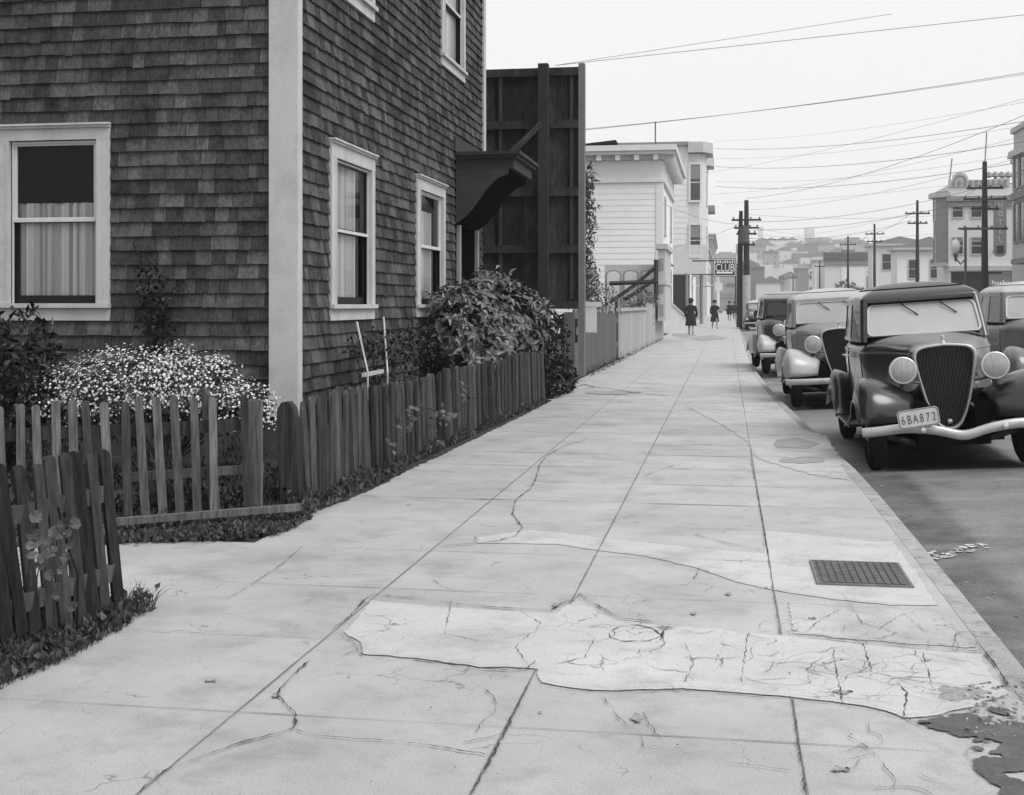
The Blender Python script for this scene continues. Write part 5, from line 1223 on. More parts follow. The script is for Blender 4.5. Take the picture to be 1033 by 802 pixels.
def glass_panel(body, glass, trim, quad, inset=.03, rec=.018, rad=.05, rim=.012):
    """hole in a flat quad (a,b,c,d ccw from outside) with rounded corners, recessed glass"""
    a, b, c, d = [Vector(p) for p in quad]; n = (b - a).cross(d - a).normalized()
    def P(u, v): return a * (1 - u) * (1 - v) + b * u * (1 - v) + c * u * v + d * (1 - u) * v
    w = ((b - a).length + (c - d).length) / 2; h = ((d - a).length + (c - b).length) / 2
    iu, iv, ru, rv = inset / w, inset / h, rad / w, rad / h; k = 5; arc = []
    for (cu, cv, t0) in ((iu + ru, iv + rv, math.pi), (1 - iu - ru, iv + rv, 1.5 * math.pi), (1 - iu - ru, 1 - iv - rv, 0), (iu + ru, 1 - iv - rv, .5 * math.pi)):
        arc.append([P(cu + ru * math.cos(t0 + math.pi / 2 * j / k), cv + rv * math.sin(t0 + math.pi / 2 * j / k)) for j in range(k + 1)])
    cor = [a, b, c, d]
    for i in range(4):
        ar = arc[i]; body.add([cor[i]] + ar, [(0, j + 2, j + 1) for j in range(k)])
        nx = arc[(i + 1) % 4]; body.add([cor[i], cor[(i + 1) % 4], nx[0], ar[-1]], [(0, 1, 2, 3)])
    ring = [p for ar in arc for p in ar]; m = len(ring); inn = [p - n * rec for p in ring]
    body.add(ring + inn, [(i, (i + 1) % m, (i + 1) % m + m, i + m) for i in range(m)])
    glass.add(inn, [tuple(range(m))])
    if rim:
        ctr = sum(ring, Vector()) / m; r2 = [p + (ctr - p).normalized() * rim + n * .004 for p in ring]; r1 = [p + n * .004 + (p - ctr).normalized() * .006 for p in ring]; r0 = [p - n * .006 for p in r1]; r3 = [p - n * rec for p in r2]
        trim.add(r0 + r1 + r2 + r3, [(i + o * m, (i + 1) % m + o * m, (i + 1) % m + (o + 1) * m, i + (o + 1) * m) for o in range(3) for i in range(m)])
def paint(name, base, rough, dust=.3, coat=.6):
    return gmat(name, base, dust, 3.5, rough, 0, spec=.5, coat=coat, fine=.1, fscale=40)
M_CHROME = gmat('dull_chrome', .62, .12, 14, .28, .03, metal=.85, spec=.5, fine=.1, fscale=60)
M_CHROMEW = gmat('silver_paint', .42, .14, 14, .38, .03, metal=.35, spec=.5)
M_TYRE = gmat('tyre_rubber', .01, .3, 20, .85, spec=.05)
M_LENS = gmat('headlight_lens', .3, .3, 6, .14, .5, (14, 1, 1), spec=.8, coat=.9)
M_UNDER = gmat('underbody', .005, .2, 8, .9, spec=0)
M_SIDEGLASS = glass_mat('side_glass', .018, .05, .6)
M_WSCREEN = gmat('windscreen_glare_dust', .38, .22, 1.1, .16, 0, (1, 1, .6), spec=.6)  # sky reflection painted in as a pale base, mixed with dust
M_PLATE = gmat('plate_enamel', .5, .1, 10, .5)
M_PLATEL = gmat('plate_letter', .12, .15, 10, .6)
M_TOP = gmat('fabric_top', .06, .25, 8, .85)
def make_car(label, loc, rz, roll, P, PR, PF, group='parked cars', plate=False, bumper='wave', old=False, glassm=None, ws=None, grille_dark=.04, visor=False, detail=True):
    """P body paint, PR roof paint, PF fender paint"""
    t = tag(empty('parked_car' if 'driving' not in label else 'car', loc, (0, R(roll), R(rz))), label, 'car', group)
    W = .72; detail_rim = P is P_BLACK and not old; zb = 1.22; zr = 1.665; zt = 1.84
    # ---- lower body: hood, cowl, tub
    keys = [(-.02, .285, .42, 1.17, 1.205), (.3, .32, .42, 1.17, 1.22), (.7, .46, .42, 1.19, 1.245), (1.0, .62, .42, 1.21, 1.27), (1.15, .665, .40, 1.22, 1.285), (1.5, .69, .40, 1.22, 1.27), (2.0, .715, .40, 1.22, 1.25), (2.7, .70, .42, 1.22, 1.24), (3.2, .63, .46, 1.20, 1.22), (3.5, .54, .5, 1.12, 1.18), (3.72, .40, .55, .95, 1.02)]
    N = 30; gr = smooth2([(0, .36), (.06, .365), (.12, .42), (.19, .58), (.255, .85), (.29, 1.05), (.292, 1.13), (.25, 1.18), (.12, 1.20), (0, 1.207)], 2)
    if old: gr = smooth2([(0, .45), (.25, .45), (.3, .5), (.3, .8), (.3, 1.05), (.292, 1.15), (.25, 1.2), (.12, 1.23), (0, 1.235)], 2)
    g0 = resample(gr, N)
    def section(y):
        w, z0, zs, zc = catmull(keys, y); pts = [(0, z0), (w * .93, z0), (w * .97, z0 + .02), (w, zs - .2), (w * .985, zs - .09)]
        for k in range(9):
            a = math.pi / 2 * k / 8; pts.append((w * .985 * math.cos(a) ** (2 / 2.6) , zs - .09 + (zc - zs + .09) * math.sin(a) ** (2 / 2.6)))
        return resample(pts, N)
    body = MB(); rows = []; ysn = [-.02 + k * .04 for k in range(8)] + [.3 + k * .07 for k in range(50)]
    for y in [q for q in ysn if q <= 3.73]:
        s = section(y); k = min(1, max(0, (y + .02) / .5)); k = k * k * (3 - 2 * k)
        half = [(g0[i][0] * (1 - k) + s[i][0] * k, g0[i][1] * (1 - k) + s[i][1] * k) for i in range(N)]
        rows.append([(x, y + .06 * (1.2 - z) * (0 - 1) * (1 - k), z) for x, z in half] + [(-x, y - .06 * (1.2 - z) * (1 - k), z) for x, z in reversed(half[1:-1])])
    body.grid(rows, closed=True); body.poly(list(reversed(rows[-1])))
    bo = body.build('body', P, t, smooth=True, fix=True)
    # ---- greenhouse
    GL = []; gl = MB(); tr = MB(); wsb = MB()
    yf0, yf1 = (1.12, 1.3) if not old else (1.15, 1.2); yr0, yr1 = 3.32, 3.12; wr = .60; wf = .62; wbt = .70
    def ring(z, k):
        f = yf0 + (yf1 - yf0) * k; r = yr0 + (yr1 - yr0) * k; return None, f, r
    def wat(y, k):
        """half width of the cabin at length y, k 0 belt .. 1 roof edge"""
        return catmull(keys, y)[0] * (.995 - .085 * k)
    zb0, z1, z2, z3 = zb - .0, zb + .03, zr - .04, zr
    def kk(z): return (z - zb0) / (z3 - zb0)
    cf, cr = .055, .08
    def pt(side, u, z):
        k = kk(z); w, f, r = ring(z, k)
        if side == 'f': wf_ = wat(f + cf, k) - cf - .01; return (-wf_ + 2 * wf_ * u, f, z + (.05 if z < zb + .1 else 0))
        if side == 'r': wr_ = wat(r - cr, k) - cr; return (wr_ - 2 * wr_ * u, r, z)
        y = (f + cf) + (r - f - cf - cr) * u
        return (wat(y, k) if side == 'x' else -wat(y, k), y, z)
    sm = MB()
    # front / windscreen
    def band(side, u0, u1, za, zc_, mb, n=1):
        q = [pt(side, u0, za), pt(side, u1, za), pt(side, u1, zc_), pt(side, u0, zc_)]
        if side == 'X': q = [q[1], q[0], q[3], q[2]]
        mb.quad(*q)
    cuts = [0, .02, .34, .36, .69, .71, .92, 1]
    for side in ('x', 'X'):
        for i, (u0, u1) in enumerate(zip(cuts, cuts[1:])):
            band(side, u0, u1, zb0, z1, sm); band(side, u0, u1, z2, z3, sm)
            q = [pt(side, u0, z1), pt(side, u1, z1), pt(side, u1, z2), pt(side, u0, z2)]
            if side == 'X': q = [q[1], q[0], q[3], q[2]]
            if i in (1, 3, 5):
                g2 = MB(); glass_panel(sm, g2, tr, q, .006, .007, .04, 0); GL.append(g2)
            else: sm.quad(*q)
    for side, mb in (('f', wsb), ('r', gl)):
        if side == 'f':
            band(side, 0, 1, z2 - .005, z3, sm); q = [pt(side, 0, zb0), pt(side, 1, zb0), pt(side, 1, z2 - .005), pt(side, 0, z2 - .005)]; glass_panel(sm, wsb, tr, q, .012, .012, .06, .016)
        else:
            band(side, 0, 1, zb0, z1 + .06, sm); band(side, 0, 1, z2, z3, sm); band(side, 0, .22, z1 + .06, z2, sm); band(side, .78, 1, z1 + .06, z2, sm)
            glass_panel(sm, gl, tr, [pt(side, .22, z1 + .06), pt(side, .78, z1 + .06), pt(side, .78, z2), pt(side, .22, z2)], .02, .02, .05, 0)
    # rounded corner posts
    for sx in (1, -1):
        for fr_ in (True, False):
            rows = []
            for z in [zb0 + (z3 - zb0) * k / 6 for k in range(7)]:
                k = kk(z); _, f, r = ring(z, k); row = []
                for j in range(7):
                    a = math.pi / 2 * j / 6
                    if fr_: w = wat(f + cf, k); row.append((sx * (w - (cf + .01) * (1 - math.sin(a))), f + cf * (1 - math.cos(a)), z))
                    else: w = wat(r - cr, k); row.append((sx * (w - cr + cr * math.sin(a)), r - cr + cr * math.cos(a), z))
                rows.append(row)
            sm.grid(rows)
    cab = sm.build('cabin', P, t, smooth=False)
    gl.build('rear_glass', glassm or M_SIDEGLASS, cab)
    for g2 in GL: g2.build('side_glass', glassm or M_SIDEGLASS, cab)
    wsb.build('windscreen', ws or M_WSCREEN, cab); 
    if detail: tr.build('window_trim', M_CHROMEW if not old else M_UNDER, cab)
    # roof: shrinking rings of the cabin outline, domed
    def outline(k, grow=0.):
        _, f, r = ring(0, k); o = []
        for j in range(6): a = math.pi / 2 * j / 5; w = wat(f + cf, k); o.append((w - (cf + .01) * (1 - math.sin(a)), f + cf * (1 - math.cos(a))))
        for j in range(1, 12): y = f + cf + (r - cr - f - cf) * j / 12; o.append((wat(y, k), y))
        for j in range(6): a = math.pi / 2 * (1 - j / 5); w = wat(r - cr, k); o.append((w - cr + cr * math.sin(a), r - cr + cr * math.cos(a)))
        o = o + [(-x, y) for x, y in reversed(o)]
        return o
    ol = outline(1.); _, f, r = ring(0, 1.); cy_ = (f + r) / 2; rows = [[(x * .995, cy_ + (y - cy_) * .995, z3 - .012) for x, y in ol], [(x * 1.001, cy_ + (y - cy_) * 1.001, z3) for x, y in ol]]
    for q in range(1, 17):
        sc_ = math.cos(q / 16 * math.pi / 2) if q < 16 else .01; zz = z3 + (zt - z3) * (1 - sc_ ** 2.4) ** .62
        rows.append([(x * sc_, cy_ + (y - cy_) * sc_ ** .8, zz) for x, y in ol])
    rf = MB(); rf.grid(rows[:9], closed=True); rf.mi = 1; rf.grid(rows[8:], closed=True); rf.poly(rows[-1]); rfo = rf.build('roof', [P if detail_rim else PR, PR], t, smooth=True, fix=True)
    bd = MB(); bd.tube(rows[8] + [rows[8][0]], .008, 5, False); bd.build('roof_seam', M_UNDER, rfo, smooth=True)
    # ---- fenders
    def fender(path, xi, xo, side, name, mat, drop=.2, crown=.06, inner_fall=.17):
        pth = [(y, z) for y, z in smooth2(path, 3)]; pth = resample(pth, 30); b = MB(); rows = []
        for i, (y, z) in enumerate(pth):
            a = pth[max(i - 1, 0)]; c = pth[min(i + 1, len(pth) - 1)]; dy, dz = c[0] - a[0], c[1] - a[1]; l = math.hypot(dy, dz); ny, nz = -dz / l, dy / l
            k = i / 29; e = math.sin(math.pi * min(1, k * 2.6) / 2) if k < .385 else 1
            w = xo - xi; wi = xi + w * (.10 * (1 - e)); prof = []
            for j in range(15):
                u = j / 14
                off = crown * math.sin(math.pi * u) ** .8 - inner_fall * (1 - u) ** 1.7 * (1 if k < .7 else max(0, (1 - k) / .3)) - (drop * min(1, max(.06, (z - .37) / .3)) * max(0, (u - .68) / .32) ** 2.3)
                xx = wi + (xo - wi) * (1 - (1 - u) ** 1.25)
                prof.append((side * xx, y + ny * off, z + nz * off))
            rows.append(prof)
        b.grid(rows); o = b.build(name, mat, t, smooth=True); md = o.modifiers.new('s', 'SOLIDIFY'); md.thickness = .012; md.offset = -1 if side > 0 else 1
        # rolled edge
        e = MB(); e.tube([rw[-1] for rw in rows], .012, 6); e.build('bead', mat, o, smooth=True); return o
    fp = [(-.50, .50), (-.50, .62), (-.44, .76), (-.27, .86), (-.03, .90), (.2, .86), (.42, .72), (.62, .54), (.86, .39), (1.15, .355)]
    if old: fp = [(-.40, .50), (-.40, .62), (-.34, .74), (-.17, .83), (.03, .86), (.2, .82), (.4, .68), (.6, .5), (.86, .37), (1.15, .355)]
    rp = [(2.25, .36), (2.42, .40), (2.50, .58), (2.64, .76), (2.9, .85), (3.2, .82), (3.42, .68), (3.58, .48), (3.66, .40)]
    for s in (-1, 1):
        fender(fp, .33 if not old else .42, .89, s, 'front_fender', PF); fender(rp, .52, .885, s, 'rear_fender', PF, crown=.04)
        b = MB(); b.box(min(s * .5, s * .86), max(s * .5, s * .86), 1.05, 2.36, .325, .355); b.build('running_board', PF if not old else M_UNDER, t)
        b = MB(); b.box(min(s * .5, s * .66), max(s * .5, s * .66), 1.0, 2.4, .34, .46); b.build('sill', P, t)
    # splash apron between fenders and hood, frame horns, axle
    b = MB()
    for s in (-1, 1): b.add([(s * .2, -.28, .62), (s * .5, -.32, .68), (s * .5, .7, .70), (s * .2, .7, .72), (s * .2, -.28, .4), (s * .5, -.32, .4)], [(0, 1, 2, 3), (0, 4, 5, 1)] if s > 0 else [(3, 2, 1, 0), (1, 5, 4, 0)])
    b.box(-.6, .6, .1, 3.4, .36, .5); b.box(-.58, .58, .35, 3.3, .2, .355); b.box(-.33, .33, -.3, .35, .24, .36); b.build('chassis_light_block', M_UNDER, t)  # low floor boxes added to block light and darken the road below
    b = MB()
    for s in (-1, 1): b.tube([(s * .36, -.78, .45), (s * .36, -.5, .44), (s * .36, -.1, .42), (s * .38, .6, .40)], .032, 6)
    b.tube([(-.62, 0, .33), (-.35, 0, .25), (.35, 0, .25), (.62, 0, .33)], .03, 6); b.build('axle', M_IRON, t)
    # ---- wheels
    def wheel(x, y, r, name='wheel'):
        w = empty(name, (x, y, r)); w.parent = t; s = 1 if x > 0 else -1
        b = MB(); b.lathe([(.21, -.06), (.23, -.075), (r * .82, -.085), (r * .96, -.06), (r, -.03), (r, .03), (r * .96, .06), (r * .82, .085), (.23, .075), (.21, .06)], lambda a, c, h: (h, a, c), 36); b.build('tyre', M_TYRE, w, smooth=True)
        b = MB(); b.lathe([(.0, s * .03), (.05, s * .03), (.09, s * .01), (.17, s * .01), (.2, s * .06), (.215, s * .06), (.215, -s * .06)], lambda a, c, h: (h, a, c), 30); b.build('rim', PF if not old else M_UNDER, w, smooth=True)
        b = MB(); b.lathe([(.0, s * .1), (.03, s * .098), (.06, s * .075), (.075, s * .03)], lambda a, c, h: (h, a, c), 18); b.build('hubcap', M_CHROME, w, smooth=True); return w
    rad = .355 if not old else .375
    for x in (-.71, .71):
        for y in (0, 2.95): wheel(x, y, rad)
    # ---- grille
    zoff = lambda z: -.02 - .06 * (1.2 - z)
    out = resample(gr, 28); full = [(x, z) for x, z in out] + [(-x, z) for x, z in reversed(out[1:-1])]
    cx_, cz_ = 0, .85
    def shr(k, p): return (p[0] * k, cz_ + (p[1] - cz_) * (1 - (1 - k) * .7))
    b = MB(); r0 = [(x * 1.015, zoff(z) + .05, z) for x, z in full]; r1 = [(x * 1.03, zoff(z) - .02, z + (.004 if z > .8 else -.004)) for x, z in full]; r2 = [(shr(.97, p)[0], zoff(p[1]) - .045, shr(.955, p)[1]) for p in full]; r3 = [(shr(.93, p)[0], zoff(p[1]) - .03, shr(.90, p)[1]) for p in full]; r4 = [(shr(.925, p)[0], zoff(p[1]) + .05, shr(.87, p)[1]) for p in full]
    b.grid([r0, r1, r2, r3, r4], closed=True); b.build('radiator_shell', M_CHROMEW if not old else M_CHROME, t, smooth=True)
    inn = [shr(.925, p) for p in full]
    b = MB(); b.add([(x, zoff(z) + .03, z) for x, z in inn], [tuple(range(len(inn)))]); 
    b.build('radiator_core', M_UNDER, t)
    b = MB(); x = -.27
    def zr_at(xx):
        zs = []
        for (a, c) in zip(inn, inn[1:] + inn[:1]):
            if (a[0] - xx) * (c[0] - xx) < 0: zs.append(a[1] + (c[1] - a[1]) * (xx - a[0]) / (c[0] - a[0]))
        return (min(zs), max(zs)) if len(zs) >= 2 else None
    while x < .27:
        q = zr_at(x)
        if q:
            lo, hi = q; vy = .03 * abs(x) / .27; rows = []
            for k in range(9):
                z = lo + (hi - lo) * k / 8; y = zoff(z) - .02 + vy; rows.append([(x - .0032, y + .02, z), (x - .0015, y, z), (x + .0015, y, z), (x + .0032, y + .02, z)])
            b.grid(rows)
        x += .0135
    b.build('grille', gmat('grille_bar', .09, .3, 30, .4, metal=.4), t)
    b = MB(); b.lathe([(0, -.03), (.022, -.025), (.03, 0)], lambda a, c, h: (a, zoff(.45) - .02 + h, .45 + c), 12); b.build('crank_cover', M_CHROME, t)
    b = MB(); b.lathe([(.0, .09), (.018, .08), (.012, .04), (.03, .0)], lambda a, c, h: (a, .0 + c, 1.2 + (0 if not old else .03) + h), 10); b.box(-.006, .006, -.02, .1, 1.25, 1.28); b.build('hood_ornament', M_CHROME, t)
    # ---- headlights
    for s in (-1, 1):
        hx, hy, hz = s * .425, -.22, .975; q_ = .88
        h = MB(); h.lathe([(.0, .26), (.05, .24), (.1, .17), (.13, .08), (.142, .0), (.15, -.012), (.145, -.03), (.128, -.034)], lambda a, c, k: (hx + a * q_, hy + k * q_, hz + c * q_), 28); ho = h.build('headlight', PF if not old else M_CHROME, t, smooth=True)
        h = MB(); h.lathe([(.142, .0), (.153, -.01), (.153, -.028), (.14, -.038), (.13, -.034)], lambda a, c, k: (hx + a * q_, hy + k * q_, hz + c * q_), 28); h.build('bezel', M_CHROME, ho, smooth=True)
        h = MB(); h.lathe([(.132, -.034), (.1, -.047), (.05, -.056), (0, -.059)], lambda a, c, k: (hx + a * q_, hy + k * q_, hz + c * q_), 28); h.build('lens', M_LENS, ho, smooth=True)
        h = MB(); h.tube([(hx, hy + .06, hz - .1), (hx * 1.02, hy + .1, .8), (hx * 1.05, hy + .12, .7)], [.03, .024, .04], 8); h.tube([(hx, hy + .08, hz - .1), (s * .25, hy + .12, hz - .14)], .014, 6); h.build('stalk', M_IRON, ho)
    # ---- bumper
    b = MB(); rows = []; n = 44
    for i in range(n + 1):
        x = -.89 + 1.78 * i / n; u = abs(x) / .89
        y = -.84 + .13 * u ** 3; z = .44 - (.05 * math.exp(-(x / .16) ** 2) if bumper == 'wave' else 0) + (.035 * math.exp(-((abs(x) - .5) / .25) ** 2) if bumper == 'wave' else 0) - .0
        hgt = .046 if abs(x) < .86 else .04
        rows.append([(x, y + .018, z - hgt), (x, y + .002, z - hgt * .8), (x, y - .008, z - hgt * .35), (x, y - .01, z), (x, y - .008, z + hgt * .35), (x, y + .002, z + hgt * .8), (x, y + .018, z + hgt), (x, y + .024, z)])
    b.grid(rows, closed=True); b.poly(rows[0]); b.poly(list(reversed(rows[-1])))
    bp = b.build('front_bumper', M_CHROMEW, t, smooth=True)
    for s in (-1, 1):
        b = MB(); b.tube([(s * .36, -.8, .44), (s * .36, -.6, .42), (s * .37, -.4, .43)], .025, 6); b.lathe([(.0, -.02), (.025, -.015), (.03, 0)], lambda a, c, k: (s * .36 + a, -.845 + k, .455 + c), 10); b.build('bracket', M_CHROME, bp)
    b = MB(); rows = [[(-.8 + 1.6 * i / 12, 3.92 - .1 * abs(i / 6 - 1) ** 3, z) for z in (.40, .48)] for i in range(13)]; b.grid(rows); o = b.build('rear_bumper', M_CHROMEW, t); md = o.modifiers.new('s', 'SOLIDIFY'); md.thickness = .02
    # ---- details on the flanks
    for s in (-1, 1):
        b = MB(); pts = []
        for k in range(36):
            y = .12 + k * .095; sc = section(y); kx = min(1, max(0, (y + .02) / .5)); kx = kx * kx * (3 - 2 * kx)
            hp_ = [(g0[q][0] * (1 - kx) + sc[q][0] * kx, g0[q][1] * (1 - kx) + sc[q][1] * kx) for q in range(N)]; zq = 1.11 if y < 2.9 else 1.11 - (y - 2.9) * .2; xx = hp_[0][0]
            for (xa_, za_), (xb_, zb__) in zip(hp_, hp_[1:]):
                if (za_ - zq) * (zb__ - zq) <= 0 and za_ != zb__: xx = max(xx, xa_ + (xb_ - xa_) * (zq - za_) / (zb__ - za_))
            pts.append((s * (xx + .003), y, zq))
        b.tube(pts, .009, 5); b.build('belt_moulding', P, t, smooth=True)
        for y in (1.2, 2.12, 2.17, 2.95):
            b = MB(); sc = section(y); b.tube([(s * (p[0] + .0015), y, p[1]) for p in sc if p[0] > catmull(keys, y)[0] * .95 and .44 < p[1] < zb][:], .0045, 4); b.build('door_seam', M_UNDER, t)
        for y in (2.04, 2.27):
            w_ = catmull(keys, y)[0]; b = MB(); b.tube([(s * w_, y, 1.05), (s * (w_ + .04), y, 1.05), (s * (w_ + .04), y - .09 if y < 2.1 else y + .09, 1.05)], .011, 6); b.build('door_handle', M_CHROME, t)
        b = MB()
        for k in range(4):
            y = .25 + k * .0; w_ = .34
            a = section(.3); xx = .335; b.tube([(s * (.318 + .02), .28, .82 + k * .055), (s * (.375 + .01), .55, .82 + k * .055), (s * .452, .78, .82 + k * .055)], .011, 5)
        b.build('hood_louvres', P if old or bumper == 'wave' else M_CHROME, t)
    for x in (-.2, .2):
        b = MB(); b.tube([(x, yf1 - .03, z3 - .05), (x + .02, yf1 - .05, z3 - .08), (x + .16, yf0 + .1, zb + .26)], .006, 4); b.build('wiper', M_UNDER, t)
    if visor:
        b = MB(); rows = [[(x, yf1 - .005 - .005 * k, z3 - .02 - .0 * k) for x in [-.54 + .12 * q for q in range(10)]] for k in (0, 1)] ; b.box(-.55, .55, yf1 - .06, yf1 + .01, z3 - .028, z3 - .006); b.build('visor', PR, t)
    if plate:
        pe = MB(); wp, hp = .185, .085; n = 5; o = []
        for (sx_, sz_, a0) in ((1, 1, 0), (-1, 1, 90), (-1, -1, 180), (1, -1, 270)):
            for j in range(n + 1): a = R(a0 + 90 * j / n); o.append((sx_ * (wp - .035) + .035 * math.cos(a), sz_ * (hp - .035) + .035 * math.sin(a)))
        M = Matrix.Translation((-.40, -.88, .575)) @ Matrix.Rotation(R(-6), 4, 'Y')
        pe.prism(o, lambda a, z, tt: tuple(M @ Vector((a, tt, z))), 0, .006); pl = pe.build('licence_plate', M_PLATE, t)
        pe = MB(); k = len(o); a_ = [tuple(M @ Vector((x * .97, -.002, z * .95))) for x, z in o]; c_ = [tuple(M @ Vector((x * .93, -.002, z * .87))) for x, z in o]; pe.grid([a_, c_], closed=True); pe.build('plate_border', M_PLATEL, pl)
        for i, ch in enumerate(plate): text('plate_character', ch, .115, M_PLATEL, pl, M @ Matrix.Translation((-.137 + i * .055, -.003, -.008)) @ Matrix.Rotation(R(90), 4, 'X'), ext=.001, sx=.62)
        pe = MB(); pe.tube([(-.3, -.86, .55), (-.28, -.8, .46)], .012, 5); pe.tube([(-.5, -.86, .54), (-.48, -.8, .46)], .012, 5); pe.build('plate_bracket', M_IRON, t)
    return t
P_BLACK = paint('black_paint', .01, .3, .25, .8); P_BLACKR = paint('roof_paint_dark', .035, .5, .25, .2)
P_BLACKF = paint('fender_paint_dark', .01, .33, .3, .55); P_BLACKF.node_tree.nodes['Principled BSDF'].inputs['Coat Roughness'].default_value = .16
P_GREY = paint('grey_paint', .2, .35, .15, .4); P_GREYR = paint('pale_roof_paint', .38, .45, .1, .2); P_GREYF = paint('grey_fender_paint', .36, .38, .12, .3)
P_MID = paint('mid_paint', .12, .35, .2, .4); P_PALE = paint('pale_paint', .45, .4, .1, .3)
def ground_at(x, y): return road_z(x, y) + .004
cx1 = 2.17; Y1 = 12.95
make_car('black dusty sedan with upright grille and tilted licence plate, nearest parked', (cx1, Y1, ground_at(cx1, Y1)), 0, -3.9, P_BLACK, P_BLACKR, P_BLACKF, plate='6BA872', visor=True)
cx2 = 1.79; Y2 = 20.2
make_car('light grey sedan parked directly behind the black one', (cx2, Y2, ground_at(cx2, Y2) + .03), 0, -3.4, P_GREY, P_GREYR, P_GREYF, bumper='straight', ws=gmat('windscreen_mid', .34, .2, 1.6, .2, 0, spec=.7))
cx3 = 1.58; Y3 = 28.9
make_car('older upright sedan with dark body and pale fenders, third at the kerb', (cx3, Y3, -.03), 3, -1.5, P_BLACK, P_GREY, P_GREYR, bumper='straight', old=True, ws=M_SIDEGLASS)
make_car('small dark car parked far off beside the white-footed pole', (1.95, 79, ground_at(2.4, 79)), 0, -2.5, P_MID, P_PALE, P_BLACK, bumper='straight', old=True)
make_car('pale far-off car just beyond the small dark one', (2.1, 90, ground_at(2.4, 90)), 0, -2.5, P_PALE, P_PALE, P_GREY, bumper='straight')
make_car('pale-topped dark sedan driving in the road behind the nearest car', (4.7, 18.6, ground_at(4.7, 18.6)), 0, -1.5, P_MID, P_GREYR, P_MID, bumper='straight', group='cars in the traffic lane', ws=gmat('windscreen_mid', .34, .2, 1.6, .2, 0, spec=.7))
make_car('dark sedan parked across the street in front of the hotel', (13.9, 84, ground_at(13.9, 84)), 180, 2, P_BLACK, P_MID, P_BLACK, bumper='straight', group='cars across the street')
make_car('pale sedan parked across the street beyond the hotel corner', (13.9, 100, ground_at(13.9, 100)), 180, 2, P_PALE, P_PALE, P_GREY, bumper='straight', group='cars across the street')

